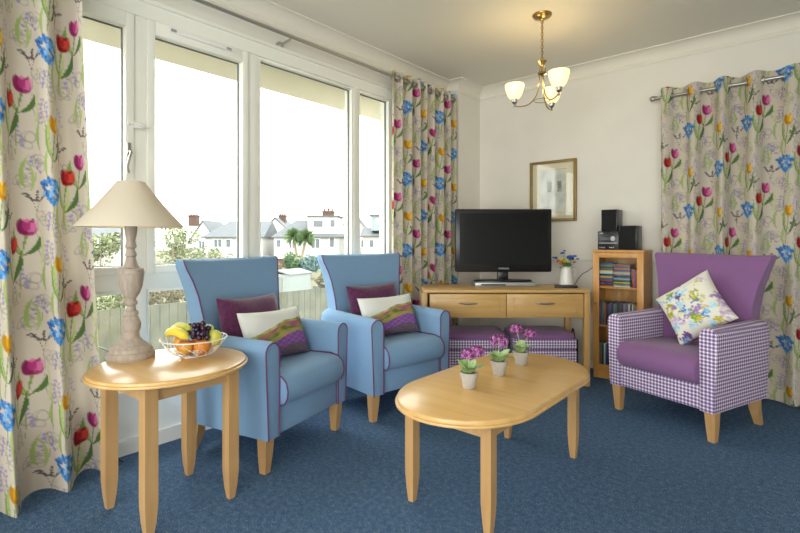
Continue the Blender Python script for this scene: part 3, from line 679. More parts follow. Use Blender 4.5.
def primula(px, d, label, sd, heads):
    rs = random.Random(sd); x, y = c2r((px-400)/476*d, d)
    root = empty('potted_primula', (x, y, CTZ), 0, label, 'potted plant', 'potted primulas on the coffee table')
    MB().lathe([(.026, 0), (.028, .001), (.0365, .05), (.0365, .052), (.041, .052), (.0425, .07), (.0405, .0715), (.037, .068), (.034, .058), (.0005, .057)], n=28).build('pot', M_pot, root)
    MB().ball((0, 0, .058), .036, 18, 8, (1, 1, .35)).build('moss', M_moss, root)
    for k in range(9):
        q = MB(); a = k*2.4+rs.uniform(-.3, .3); leaf(q, (.006*math.cos(a), .006*math.sin(a), .062), a, rs.uniform(.080, .118), rs.uniform(.019, .026), rs.uniform(.75, 1.3), rs.uniform(.25, .6)); q.build('leaf', M_leaf, root, 80, fix=False)
    for hx_, hy, hz_, hr in heads:
        hc = Vector((hx_*CY-hy*SY, hx_*SY+hy*CY, hz_))
        st = MB().tube(bez((0, 0, .06), (hc.x*.3, hc.y*.3, hz_*.7), hc), .0022, 6).build('stem', M_leaf, root)
        for mi in range(3):
            q = MB(); e_ = MB()
            for k in range(14):
                a = (k*3+mi)*2.39996; zz = 1-2*((k*3+mi+.5)/42)*.8; rr = math.sqrt(max(0, 1-zz*zz)); p = hc+Vector((rr*math.cos(a)*hr, rr*math.sin(a)*hr, zz*hr*.68)); nrm = (p-hc).normalized()
                t1 = nrm.orthogonal().normalized(); t2 = nrm.cross(t1)
                for j in range(5):
                    b_ = 2*PI*j/5+rs.random(); dd = t1*math.cos(b_)+t2*math.sin(b_); ss = nrm.cross(dd)
                    c = p+dd*.0058; q.add([p, c-ss*.0048+nrm*.0012, c+dd*.0045, c+ss*.0048+nrm*.0012], [(0, 1, 2, 3)])
                e_.ball(p+nrm*.0012, .0016, 6, 4)
            if mi == 0: fl_ = q.build('flower_head', M_flo[0], root, 80, fix=False)
            else: q.build('petals', M_flo[mi], fl_, 80, fix=False)
            if mi == 0: e_.build('flower_eyes', M_flo[3], fl_)
primula(469, 2.16, 'grey pot of purple primula nearest the rounded left end of the coffee table', 1, [(-.002, 0, .150, .034), (.038, .01, .162, .033)])
primula(499, 2.36, 'grey pot of purple primula in the middle of the three', 2, [(.0, 0, .165, .047)])
primula(521, 2.55, 'grey pot of purple primula farthest from the rounded left end, with two flower heads', 3, [(-.026, 0, .192, .033), (.050, .01, .165, .033)])

# ------------------------------------------------------------------ desk across the corner, stools, television
def cM(x, d, z=0, rz=0): return (*c2r(x, d), z), R(YAW+rz)
DX0, DX1, DF, DD = .178, 1.478, 3.69, .485; DZ = .75
(dl, dr) = cM((DX0+DX1)/2, DF+DD/2)
desk = empty('desk', dl, dr, 'long oak desk with two drawers set across the corner under the television', 'desk')
W2 = (DX1-DX0)/2; D2 = DD/2
MB().b2(-W2, W2, -D2, D2, DZ-.025, DZ, .006).build('desktop', M_desk, desk)
for s in (-1, 1):
    for yy in (-1, 1): MB().b2(s*(W2-.018)-.026, s*(W2-.018)+.0175, yy*(D2-.03)-.022, yy*(D2-.03)+.022, 0, DZ-.025, .002).build('leg', M_deskz, desk)
q = MB(); q.b2(-W2+.05, W2-.05, D2-.04, D2-.02, .53, DZ-.025)
for s in (-1, 1): q.b2(s*(W2-.02)-.008, s*(W2-.02)+.008, -D2+.05, D2-.05, .53, DZ-.025)
q.b2(-W2+.04, W2-.04, -D2+.03, D2-.03, .53, .54)
q.build('carcass', M_desk, desk)
for s in (-1, 1):
    x0, x1 = (-W2+.052, -.002) if s < 0 else (.002, W2-.052)
    dw = MB().b2(x0, x1, -D2+.006, -D2+.024, .542, DZ-.032, .003)
    # recessed centre panel bead
    a, b, c, d = x0+.05, x1-.05, .572, DZ-.062
    dr_ = dw.build('drawer', M_desk, desk)
    bd = MB(); bd.b2(a, b, -D2+.002, -D2+.008, c, c+.005, .001).b2(a, b, -D2+.002, -D2+.008, d-.005, d, .001).b2(a, a+.005, -D2+.002, -D2+.008, c, d, .001).b2(b-.005, b, -D2+.002, -D2+.008, c, d, .001)
    bd.build('panel_bead', M_desk, dr_)
    m0 = (x0+x1)/2
    MB().tube([(m0-.07, -D2+.004, .645), (m0-.055, -D2-.014, .647), (m0, -D2-.022, .643), (m0+.055, -D2-.014, .647), (m0+.07, -D2+.004, .645)], [.004, .006, .0075, .006, .004], 8).build('handle', M_chrome, dr_)
def stool(xc, dc, w_, d_, label, rz=0):
    l_, r_ = cM(xc, dc, 0, rz); root = empty('footstool', l_, r_, label, 'stool', 'footstools under the desk')
    a, b = w_/2, d_/2
    MB().b2(-a, a, -b, b, .03, .272, .012).build('base', M_check, root, uv=True)
    MB().b2(-a, a, -b, b, .276, .358, .014).build('lid', M_check, root, uv=True)
    rings = []
    for z, i_ in [(.350, .008), (.358, .003), (.372, .0), (.388, .006), (.398, .022), (.404, .06), (.408, .12)]:
        rings.append([(math.copysign(abs(math.cos(t))**.25, math.cos(t))*(a-i_), math.copysign(abs(math.sin(t))**.25, math.sin(t))*(b-i_), z) for t in [2*PI*k/48 for k in range(48)]])
    MB().loft(rings).build('seat_pad', M_purple, root, 60)
    for sx in (-1, 1):
        for sy in (-1, 1): MB().b2(sx*(a-.04)-.02, sx*(a-.04)+.02, sy*(b-.04)-.02, sy*(b-.04)+.02, 0, .03).build('foot', M_black, root)
stool(.60, 3.93, .50, .40, 'gingham footstool with purple top under the left drawer of the desk')
stool(1.14, 3.93, .50, .40, 'gingham footstool with purple top under the right drawer of the desk')
# television on set-top box
(tl, tr) = cM(.868, 4.03, DZ)
stb = MB().b2(-.25, .25, -.11, .09, 0, .038, .008).build('disc_player', M_silver, None, loc=tl, rot=(0, 0, tr)); tag(stb, 'flat silver disc player lying under the television', 'disc player')
MB().b2(-.2, .0, -.113, -.109, .012, .024).build('tray_slot', M_black, stb)
tv = empty('television', (tl[0], tl[1], DZ+.038), tr, 'black flat screen television standing on the long oak desk', 'television')
MB().loft([[(.245*math.cos(t)*k, .10*math.sin(t)*k-.01, z) for t in [2*PI*i/40 for i in range(40)]] for k, z in [(1, 0), (1, .008), (.96, .014), (.3, .02)]]).build('stand_base', M_black, tv)
MB().b2(-.045, .045, -.02, .02, .012, .09, .006).build('stand_neck', M_black, tv)
ZB, ZTt = .868-DZ-.038, 1.397-DZ-.038
MB().b2(-.405, .405, -.045, .02, ZB, ZTt, .014).b2(-.3, .3, .0, .05, ZB+.08, ZTt-.08, .02).build('casing', M_black, tv)
scn = MB().b2(-.368, .368, -.0475, -.044, ZB+.062, ZTt-.036).build('screen', M_screen, tv)
def text(body, size, M4, m_, parent, name='lettering', depth=.0006):
    cu = bpy.data.curves.new(name, 'FONT'); cu.body = body; cu.size = size; cu.align_x = 'CENTER'; cu.align_y = 'CENTER'; cu.extrude = depth
    ob = bpy.data.objects.new(name, cu); COL.objects.link(ob); dg = bpy.context.evaluated_depsgraph_get(); me = bpy.data.meshes.new_from_object(ob.evaluated_get(dg))
    bpy.data.objects.remove(ob); me.materials.clear(); me.materials.append(m_); o = bpy.data.objects.new(name, me); COL.objects.link(o); o.parent = parent; o.matrix_local = M4; return o
M_let = mat('pale_lettering', '#c9ccd0', .4)
text('SAMSUNG', .019, Matrix.Translation((0, -.0465, ZB+.03)) @ Matrix.Rotation(R(90), 4, 'X'), M_let, tv)
# remote, jug of flowers
(rl, rr_) = cM(1.345, 3.86, DZ); rem = empty('remote_control', rl, rr_+R(-12), 'black remote control lying in front of the flower jug', 'remote control')
MB().b2(-.09, .09, -.022, .022, .002, .02, .006).build('body', M_black, rem)
q = MB()
for i in range(7):
    for j in (-1, 0, 1): q.b2(-.07+i*.018, -.061+i*.018, j*.012-.004, j*.012+.004, .02, .022)
q.build('buttons', mat('grey_rubber', '#3a3b3f', .6), rem)
(vl, vr) = cM(1.405, 4.02, DZ); jug = empty('jug', vl, vr, 'white enamel jug of blue and yellow flowers on the right end of the desk', 'jug')
MB().lathe([(.055, 0), (.058, .002), (.057, .02), (.048, .11), (.043, .155), (.046, .165), (.044, .165), (.041, .155), (.046, .11), (.05, .02), (.001, .015)], n=28).build('body', mat('white_enamel', '#dcdcd6', .3), jug)
MB().tube(spline([(.043, .02, .15), (.085, .03, .14), (.088, .03, .09), (.05, .02, .05)], 6), .005, 8).build('handle', MATS['white_enamel'], jug)
rs = random.Random(9)
M_bl = mat('blue_petal', '#2f58a8', .6); M_ye = mat('yellow_petal', '#d8c23a', .6); M_re = mat('coral_petal', '#c4604a', .6)
q = MB()
for k in range(55): leaf(q, (rs.uniform(-.02, .02), rs.uniform(-.02, .02), .15), rs.uniform(0, 6.28), rs.uniform(.06, .1), .009, rs.uniform(.3, 1.4), .3)
q.build('foliage', M_leafd, jug, 80, fix=False)
for fx, fz, m_, r_ in [(-.095, .235, M_bl, .018), (-.025, .275, M_bl, .016), (-.01, .295, M_bl, .01), (.025, .24, M_bl, .024), (.045, .225, M_bl, .018), (.075, .25, M_bl, .012), (-.04, .22, M_ye, .018), (-.015, .205, M_ye, .016), (.01, .21, M_ye, .014), (-.06, .205, M_re, .017), (-.05, .185, M_re, .014), (.06, .2, M_re, .01), (.085, .228, M_bl, .01)]:
    y_ = rs.uniform(-.03, .03); st = MB().tube(bez((0, 0, .14), (fx*.4, y_*.4, .2), (fx, y_, fz)), .0015, 5).build('stem', M_leafd, jug)
    q = MB()
    for k in range(9):
        a = k*2.4; r_b = r_*1.3; q.ball((fx+r_*.8*math.cos(a), y_+r_*.8*math.sin(a), fz+rs.uniform(-.3, .5)*r_), r_b*.42, 7, 5, (1, 1, .6))
    q.build('flower', m_, jug, 80)
# floral bag leaning beside the stools
(bl_, br_) = cM(1.436, 3.95, 0)
bag = empty('shopping_bag', (bl_[0], bl_[1], 0), br_+R(-8), 'cream flowered bag with black edging tucked between footstool and desk leg', 'bag')
u = np.linspace(-1, 1, 40); U, V = np.meshgrid(u, u); cc = cushion_cols('floral', U, V)*.8
vs = []; cols = []
for sgn in (-1, 1):
    for j in range(40):
        for i in range(40):
            vs.append((sgn*(.012+.018*(1-V[j, i]**2)*(1-U[j, i]**4)), U[j, i]*.13, .17+V[j, i]*.165)); cols.append(cc[j, i])
fs = [(b+j*40+i, b+j*40+i+1, b+(j+1)*40+i+1, b+(j+1)*40+i) for b in (0, 1600) for j in range(39) for i in range(39)]
q = MB(); q.add(vs, fs); q.build('cloth', M_cushp, bag, 80, cols=np.array(cols))
q = MB(); q.tube([(0, -.13, .01), (0, -.13, .33), (0, .13, .33), (0, .13, .01), (0, -.13, .01)], .012, 6); q.build('edging', M_black, bag)
MB().tube(bez((0, -.06, .33), (0, 0, .47), (0, .06, .33)), .005, 6).build('handle', M_black, bag)

# ------------------------------------------------------------------ disc cabinet with hi-fi
CX0, CX1, CYF, CYB, CZ = 1.40, 1.785, 4.03, 4.30, 1.057
cab = empty('display_cabinet', ((CX0+CX1)/2, (CYF+CYB)/2, 0), 0, 'narrow glass-fronted pine cabinet full of discs beside the desk', 'cabinet')
a, b = (CX1-CX0)/2, (CYB-CYF)/2
q = MB(); q.b2(-a, -a+.018, -b+.02, b, 0, CZ-.02).b2(a-.018, a, -b+.02, b, 0, CZ-.02).b2(-a+.018, a-.018, b-.008, b, .07, CZ-.02).b2(-a+.018, a-.018, -b+.03, b-.01, .0, .07)
q.build('carcass', M_cab, cab)
MB().b2(-a-.002, a+.002, -b, b, CZ-.022, CZ, .003).build('top', M_cab, cab)
SHZ = [.085, .425, .742]
for z in SHZ: MB().b2(-a+.018, a-.018, -b+.028, b-.01, z, z+.016).build('shelf', M_cab, cab)
dq = MB(); dq.b2(-a, -a+.048, -b, -b+.02, .075, CZ-.024, .002).b2(a-.048, a, -b, -b+.02, .075, CZ-.024, .002).b2(-a+.048, a-.048, -b, -b+.02, .075, .118, .001).b2(-a+.048, a-.048, -b, -b+.02, CZ-.064, CZ-.024, .001)
door = dq.build('door', M_cab, cab)
MB().b2(-a+.046, a-.046, -b+.008, -b+.012, .116, CZ-.062).build('glass_pane', M_glass, door)
MB().ball((-a+.024, -b-.008, .62), .011, 12, 8).build('knob', M_brass, door)
COLN = [('red', '#a33a33'), ('blue', '#35548f'), ('white', '#cfcdc6'), ('black', '#1c1b1e'), ('orange', '#c9702e'), ('grey', '#7d7b7c'), ('green', '#3d6b4c'), ('yellow', '#d0b33e'), ('purple', '#5f4470'), ('pale blue', '#8fb0c6')]
cdm = {n_: mat('case_'+n_.replace(' ', '_'), c_, .35) for n_, c_ in COLN}
ords = 'bottom second third fourth fifth sixth seventh eighth ninth tenth eleventh twelfth thirteenth fourteenth fifteenth sixteenth seventeenth eighteenth nineteenth twentieth twenty-first twenty-second twenty-third twenty-fourth twenty-fifth twenty-sixth twenty-seventh twenty-eighth'.split()
rs = random.Random(31)
def cdproto(w_, h_, d_, cn):
    me = MB().b2(-w_/2, w_/2, -d_/2, d_/2, 0, h_, .0008); return me
def pos(k): return 'lowest' if k == 0 else ords[k]+' from the bottom'
cdcache = {}
def case(name, kind, cn, loc, label, group, rot=0, dims=(.125, .0098, .14)):
    key = (dims, cn)
    if key not in cdcache:
        o = MB().b2(-dims[0]/2, dims[0]/2, -dims[2]/2, dims[2]/2, 0, dims[1], .0008).build(name, cdm[cn], None); cdcache[key] = o
        first = True
    else: o = cdcache[key].copy(); COL.objects.link(o)
    o.location = loc; o.rotation_euler = (0, rot, 0); tag(o, label, kind, group)
    return o
mxX = (CX0+CX1)/2; yc = CYF+.115
for si, (x0, side) in enumerate([(CX0+.02+.066, 'left'), (CX0+.02+.196, 'middle')]):
    z = SHZ[2]+.0162; last = None
    for k in range(19 if si == 0 else 18):
        cn = rs.choice([c[0] for c in COLN if c[0] != last]); last = cn
        case('disc_case', 'disc case', cn, (x0+rs.uniform(-.0015, .0015), yc-.015+rs.uniform(-.004, .004), z), '%s disc case, %s in the %s stack on the top shelf' % (cn, pos(k), side), 'disc cases on the top shelf'); z += .0101
def standing(x0, x1, zs, shelf, h_, dark, start=0):
    x = x0; k = 0; last = None
    while x < x1:
        t = rs.choice([.0135, .015, .010]); cn = rs.choice([c for c in dark if c != last]); last = cn
        o = MBstand(t, h_*rs.choice([1, 1, .97, .93]), cn, (x+t/2, yc-.02+rs.uniform(-.01, .01), zs), '%s case standing %s on the %s shelf of the glass-fronted cabinet' % (cn, ('at the left end' if k == 0 else ords[k]+' from the left'), shelf)); x += t+.0008; k += 1
def MBstand(t, h_, cn, loc, label):
    o = MB().b2(-t/2, t/2, -.065, .065, 0, h_, .0008).build('film_case', cdm[cn], None); o.location = loc
    return tag(o, label, 'disc case', 'cases standing on the cabinet shelves')
dk = ['black', 'blue', 'grey', 'black', 'white', 'purple', 'green', 'red']
standing(CX0+.02+.264, CX1-.024, SHZ[2]+.0162, 'top', .15, ['black', 'grey', 'purple', 'red'])
standing(CX0+.024, CX1-.06, SHZ[1]+.0162, 'middle', .19, dk)
standing(CX0+.024, CX1-.06, SHZ[0]+.0162, 'bottom', .19, dk)
def hifi(name, x, w_, z, h_, d_, label, cat, kind):
    root = empty(name, (x, CYF+.13, z), 0, label, cat)
    MB().b2(-w_/2, w_/2, -d_/2, d_/2, 0, h_, .004).build('casing', M_black, root)
    if kind == 'sp': 
        MB().b2(-w_/2+.006, w_/2-.006, -d_/2-.006, -d_/2, .006, h_-.006, .002).build('grille', M_dark, root)
    else:
        MB().b2(-w_/2+.018, .015, -d_/2-.002, -d_/2, h_*.52, h_*.66).build('display', mat('display_grey', '#54585c', .3), root)
        MB().b2(-w_/2+.012, w_/2-.012, -d_/2-.002, -d_/2, h_*.34, h_*.38).build('disc_slot', M_silver, root)
        MB().tube([(w_*.25, -d_/2, h_*.6), (w_*.25, -d_/2-.014, h_*.6)], .019, 20).build('volume_knob', M_silver, root)
        q = MB()
        for k in range(4): q.b2(-w_/2+.015+k*.012, -w_/2+.023+k*.012, -d_/2-.002, -d_/2, .014, .022)
        for k in range(3): q.b2(.01+k*.014, .02+k*.014, -d_/2-.002, -d_/2, .014, .022)
        q.b2(-w_/2+.015, -w_/2+.045, -d_/2-.002, -d_/2, h_-.02, h_-.012)
        q.build('buttons', M_silver, root)
hifi('stereo_unit', 1.508, .165, CZ, .152, .18, 'small black stereo unit with round silver knob on the cabinet', 'stereo', 'u')
hifi('loudspeaker', 1.512, .125, CZ+.152, .178, .15, 'black loudspeaker standing on top of the stereo unit', 'loudspeaker', 'sp')
hifi('loudspeaker', 1.655, .135, CZ, .195, .16, 'black loudspeaker standing directly on the cabinet right of the stereo unit', 'loudspeaker', 'sp')
# wall cable
cb = MB().tube(spline([(1.398, YT-.012, .955), (1.36, YT-.012, .94), (1.26, YT-.012, .86), (1.20, YT-.012, .82), (1.12, YT-.012, .70)], 6), .003, 6).build('wall_cable', mat('grey_cable', '#4a4846', .6)); tag(cb, 'thin dark cable running down the far wall behind the flower jug', 'cable')

# framed picture
pic = empty('framed_picture', (.935, YT, 1.595), 0, 'gilt framed picture in a cream mount on the far wall above the television', 'picture')
a, b = .225, .285
q = MB(); q.b2(-a, -a+.026, -.028, -.002, -b, b, .004).b2(a-.026, a, -.028, -.002, -b, b, .004).b2(-a+.026, a-.026, -.028, -.002, -b, -b+.026, .004).b2(-a+.026, a-.026, -.028, -.002, b-.026, b, .004)
q.build('frame', mat('gilt_wood', '#8f7440', .45, .3), pic)
MB().b2(-a+.02, a-.02, -.012, -.004, -b+.02, b-.02).build('mount', mat('cream_mount', '#e6dcc2', .7), pic)
pm = MB().b2(-.125, .125, -.0135, -.012, -.19, .19).build('print', mat('pale_ink_drawing', '#dcdcd4', .7, c2='#8d8c84', scale=9, detail=8, lo=.45, hi=.85), pic)
MB().b2(-.055, -.01, -.0145, -.0135, -.01, .09).b2(.045, .085, -.0145, -.0135, -.01, .09).build('ink_panels', mat('grey_ink', '#6f6e68', .7, c2='#b0aea4', scale=40), pm)
q = MB()
for s in (-1, 1): q.b2(s*.135-.0015, s*.135+.0015, -.0128, -.012, -.2, .2).b2(-.135, .135, -.0128, -.012, s*.2-.0015, s*.2+.0015)
q.build('mount_line', M_brass, pic)
MB().b2(-a+.024, a-.024, -.019, -.016, -b+.024, b-.024).build('glass', M_glass, pic)

# chandelier
cl = c2r(.985, 3.30)
ch = empty('chandelier', (*cl, H), R(YAW), 'antique brass ceiling lamp with three cream glass bowl shades', 'ceiling lamp')
MB().lathe([(.066, 0), (.066, -.006), (.06, -.016), (.04, -.026), (.012, -.032), (.008, -.045)]).build('ceiling_rose', M_brass, ch)
q = MB()
for k in range(13):
    z = -.05-k*.0215; rot = k % 2
    q.tube([((.008*math.cos(t) if not rot else 0), (.008*math.cos(t) if rot else 0), z+.0145*math.sin(t)) for t in [2*PI*i/10 for i in range(10)]], .0022, 5, closed=True)
q.tube([(.003, 0, -.04), (.006, .002, -.18), (.0, 0, -.33)], .002, 5)
q.build('chain', M_brass, ch)
MB().lathe([(.004, -.32), (.012, -.328), (.03, -.322), (.032, -.326), (.02, -.34), (.01, -.352), (.007, -.36), (.007, -.39), (.016, -.396), (.028, -.40), (.03, -.412), (.012, -.42), (.003, -.43)]).build('hub', M_brass, ch)
q = MB()
for k in range(3): q.tube(spline([(0, 0, -.34), (.022*math.cos(k*2.09), .022*math.sin(k*2.09), -.365), (.02*math.cos(k*2.09), .02*math.sin(k*2.09), -.40)], 5), .003, 6)
q.build('cage', M_brass, ch)
M_sg = mat('lit_opal_glass', '#f3e6bd', .35, emit='#ffe2a0', estr=.62)
for ax, ay in [(.048, -.205), (-.175, .065), (.118, .16)]:
    L_ = math.hypot(ax, ay); ux, uy = ax/L_, ay/L_
    def P(r_, z): return (ux*r_, uy*r_, z)
    arm = MB().tube(spline([P(.018, -.40), P(.02, -.46), P(.035, -.55), P(.09, -.612), P(.16, -.622), P(L_, -.603), P(L_+.004, -.585)], 6), .0045, 8).build('arm', M_brass, ch)
    MB().lathe([(.001, -.625), (.006, -.62), (.006, -.61), (.004, -.603), (.012, -.598), (.020, -.59), (.022, -.568), (.016, -.562)], c=P(L_, 0), n=18).build('lamp_cup', M_chrome, arm)
    MB().lathe([(.018, -.568), (.033, -.562), (.048, -.543), (.060, -.51), (.0675, -.478), (.0665, -.463), (.063, -.464), (.063, -.48), (.056, -.51), (.044, -.541), (.03, -.556), (.0005, -.558)], c=P(L_, 0), n=28).build('lamp_shade', M_sg, ch, 60)
    pl = bpy.data.lights.new('bulb_light', 'POINT'); pl.energy = .8; pl.color = (1, .78, .45); pl.shadow_soft_size = .03
    po = bpy.data.objects.new('bulb_light', pl); COL.objects.link(po); po.parent = ch; po.location = P(L_, -.44)
cr = MB().tube([(.055*math.cos(t), .055*math.sin(t), -.595) for t in [2*PI*i/24 for i in range(24)]], .0025, 6, closed=True).build('arm_ring', M_brass, ch)

# ------------------------------------------------------------------ outside: ground, garden, houses
GZ = -2.6
M_lawn = mat('rough_grass', '#454c33', .95, c2='#635a43', scale=.9, detail=8, lo=.3, hi=.7)
struct(MB().b2(-160, -.9, -110, 160, GZ-.2, GZ).build('ground_garden', M_lawn))
struct(MB().b2(-12, -.16, -8, 18, GZ, GZ+1.1).build('terrace_bank', M_lawn))
M_hw = mat('white_render', '#b4b4ae', .8); M_roof = mat('slate_roof', '#4b5055', .8, c2='#5c6164', scale=2, stretch=(1, 1, 8)); M_pane = mat('dark_house_window', '#545c62', .3); M_brick = mat('red_brick', '#4c352d', .85, c2='#5c443a', scale=6); M_grey = mat('grey_cladding', '#7d8a8b', .8)
M_trimd = mat('dark_gutter', '#4a4d50', .6)
def FX(px, D): return (px-400)/476*D
def FZ(py, D): return CAMZ+(239-py)/476*D
def house(px0, px1, D, y_eave, y_ridge, gable, label, wins, chim=None, dormer=None, hip=False, depth=8, ext=None, name='house'):
    xm = FX((px0+px1)/2, D); hw = (FX(px1, D)-FX(px0, D))/2; ze = FZ(y_eave, D); zr = FZ(y_ridge, D)
    l_ = c2r(xm, D); root = empty(name, (*l_, GZ), R(YAW), label, 'house', 'white houses beyond the garden')
    ze -= GZ; zr -= GZ; Z = lambda y: FZ(y, D)-GZ; Xl = lambda px: FX(px, D)-xm
    if gable:
        MB().prism([(-hw, 0), (hw, 0), (hw, ze), (0, zr-.1), (-hw, ze)], 'y', 0, depth).build('wall', M_hw, root)
        t = .18; s_ = (zr-ze)/hw
        q = MB()
        for s in (-1, 1): q.prism([(0, zr), (0, zr+t), (s*(hw+.35), ze-.35*s_+t), (s*(hw+.35), ze-.35*s_)], 'y', -.25, depth)
        q.build('roof', M_roof, root)
    else:
        MB().b2(-hw, hw, 0, depth, 0, ze).build('wall', M_hw, root)
        h = (zr-ze)*1.0 if hip else 0; ov = .35
        A_ = [(-hw-ov, -ov, ze), (hw+ov, -ov, ze), (hw+ov, depth+ov, ze), (-hw-ov, depth+ov, ze), (-hw-ov+h, depth/2, zr), (hw+ov-(0 if hip == 'l' else h), depth/2, zr)]
        q = MB(); q.add(A_, [(0, 1, 5, 4), (1, 2, 5), (2, 3, 4, 5), (3, 0, 4), (3, 2, 1, 0)]); q.build('roof', M_roof, root)
        MB().b2(-hw-ov, hw+ov, -ov-.08, -ov+.04, ze-.12, ze+.03).build('gutter', M_trimd, root)
    for (a_, b_, c_, d_) in wins:
        f = MB().b2(Xl(a_)-.08, Xl(b_)+.08, -.08, .02, Z(d_)-.08, Z(c_)+.08).build('window_frame', M_white, root)
        n_ = max(1, round((b_-a_)/4)); wv = (Xl(b_)-Xl(a_))/n_
        q = MB()
        for k in range(n_): q.b2(Xl(a_)+k*wv+.05, Xl(a_)+(k+1)*wv-.05, -.11, -.07, Z(d_), Z(c_))
        q.build('window_pane', M_pane, f)
    if chim:
        a_, b_, c_, d_ = chim; c0 = MB().b2(Xl(a_), Xl(b_), depth*.35, depth*.35+1.2, Z(d_)-.6, Z(c_)).b2(Xl(a_)-.12, Xl(b_)+.12, depth*.35-.12, depth*.35+1.3, Z(c_)-.25, Z(c_)-.05).build('chimney', M_brick, root)
        q = MB(); n_ = 3
        for k in range(n_): q.lathe([(.16, 0), (.13, .45)], c=(Xl(a_)+(k+.5)*(Xl(b_)-Xl(a_))/n_, depth*.35+.6, Z(c_)), n=10)
        q.build('chimney_pots', M_brick, c0)
    if dormer:
        a_, b_, c_, d_, mt, wn = dormer
        dm = MB().b2(Xl(a_), Xl(b_), .5, depth*.8, Z(d_), Z(c_)).build('dormer', mt, root)
        MB().b2(Xl(a_)-.3, Xl(b_)+.3, .2, depth*.8, Z(c_), Z(c_)+.18).build('dormer_roof', M_trimd, dm)
        for (e, f_, g_, h_) in wn:
            MB().b2(Xl(e), Xl(f_), .42, .5, Z(h_), Z(g_)).build('dormer_window', M_pane if mt is M_hw else M_white, dm)
    if ext:
        a_, b_, c_ = ext; e0 = MB().b2(Xl(a_), Xl(b_), -3, 0, 0, Z(c_)).build('brick_extension', M_brick, root)
        MB().b2(Xl(a_)-.1, Xl(b_)+.1, -3.1, 0, Z(c_), Z(c_)+.2).build('extension_fascia', M_white, e0)
        MB().b2(Xl(a_)+.8, Xl(a_)+2, -3.05, -2.98, Z(c_)-1.1, Z(c_)-.3).build('extension_window', M_pane, e0)
    return root
house(190, 216, 78, 240, 221, True, 'white gabled house behind the bare tree, leftmost of the row', [(199, 205, 241, 249)], chim=(180.5, 189.5, 214, 222))
house(205, 262, 66, 237, 220, False, 'low white house with long slate roof between the two gabled houses', [(214, 222, 239.5, 247), (226, 231, 239.5, 247)], hip='l')
house(259, 291, 78, 233, 218, True, 'tall white gabled house just left of the palm', [], chim=(274, 281, 214, 221))
house(274, 338, 66, 237, 219, False, 'large white house with flat-roofed loft dormer behind the palm', [(276.5, 281, 240, 247), (289, 295, 241, 248), (311, 320, 239, 248), (329.5, 334.5, 238, 247)], chim=(319, 330.5, 209.5, 217), dormer=(307, 337, 216.5, 236, M_hw, [(313, 322, 220.5, 226.5), (330, 334, 220, 226.5)]), hip=True, ext=(270, 288, 257.5))
house(338, 368, 78, 231, 213, True, 'white house gable partly hidden by the window mullion', [(361, 364, 240, 247)])
house(363, 392, 66, 236, 227, False, 'white house with a grey loft dormer at the right end of the row', [(369, 374, 240, 247), (384, 388, 240, 247)], dormer=(371, 387.5, 215.5, 230.5, M_grey, [(376, 380, 218, 224)]))
house(60, 120, 66, 236, 222, False, 'white house seen beyond the lampshade through the trees', [(92, 98, 240, 247)], hip=True)
# foliage things
def tree(px, D, ztop_y, zbot_y, wpx, label, m_, name='garden_tree', n=1500, leafs=.12, blobs=7, zg=GZ, trunk=True, group='trees and bushes outside', flat=1, sd=0):
    rs = random.Random(int(px*7+sd)); x, y = c2r(FX(px, D), D); zt, zb = FZ(ztop_y, D), FZ(zbot_y, D); rw_ = wpx/2/476*D; rh = (zt-zb)/2
    root = empty(name, (x, y, zg), 0, label, 'tree' if trunk else 'bush', group); q = MB(); cs = [(0, 0, (zt+zb)/2-zg, rw_*.6, rh*.75)]
    for k in range(blobs): a = rs.uniform(0, 6.28); rr = rw_*rs.uniform(.35, .62); cs.append((rr*math.cos(a), rr*math.sin(a), (zt+zb)/2-zg+rh*rs.uniform(-.55, .5), rw_*rs.uniform(.3, .42), rh*rs.uniform(.3, .45)))
    for k in range(n):
        c = rs.choice(cs); a, ph_ = rs.uniform(0, 6.28), math.acos(rs.uniform(-1, 1)); r_ = rs.uniform(.75, 1.05)
        p = Vector((c[0]+c[3]*r_*math.sin(ph_)*math.cos(a), c[1]+c[3]*r_*math.sin(ph_)*math.sin(a), max(.02, c[2]+c[4]*r_*math.cos(ph_))))
        d1 = Vector((rs.uniform(-1, 1), rs.uniform(-1, 1), rs.uniform(-1, 1))).normalized(); d2 = d1.orthogonal().normalized(); s_ = leafs*rs.uniform(.6, 1.3)
        q.add([p-d1*s_, p-d2*s_*.5, p+d1*s_, p+d2*s_*.5], [(0, 1, 2, 3)])
    q.build('foliage', m_, root, 80, fix=False)
    t = MB().tube([(0, 0, 0), (0.05, 0, (zb-zg)*.6+.2), (0, .05, (zt+zb)/2-zg)], [.09*D/30, .07*D/30, .03*D/30], 7)
    for c in cs[1:]: t.tube([(0, 0, max(.1, (zb-zg)*.8)), (c[0], c[1], c[2])], [.03*D/30, .012*D/30], 5)
    t.build('trunk', mat('grey_bark', '#7d7264', .9), root)
    return root
M_t1 = mat('pale_spring_foliage', '#67714f', .8, c2='#8f9674', scale=1.5); M_t2 = mat('hedge_green', '#38522c', .8, c2='#557040', scale=1.5); M_t3 = mat('straw_foliage', '#6a644c', .8, c2='#8a8468', scale=2); M_t4 = mat('blue_green_foliage', '#48605a', .8, c2='#678078', scale=2)
tree(172, 38, 216, 272, 62, 'pale loose-leaved tree left of the houses, seen past the lampshade', M_t1, n=2000, leafs=.12)
tree(205, 36, 240, 275, 36, 'low pale tree in front of the long slate roof', M_t1, n=700, leafs=.12, sd=2)
tree(100, 30, 226, 275, 44, 'green tree seen through the narrow pane by the left curtain', M_t1, n=1400, leafs=.12)
tree(295, 46, 250.5, 274, 27, 'clipped green hedge bush at the foot of the palm', M_t2, 'garden_bush', 1800, .12, 8, trunk=False)
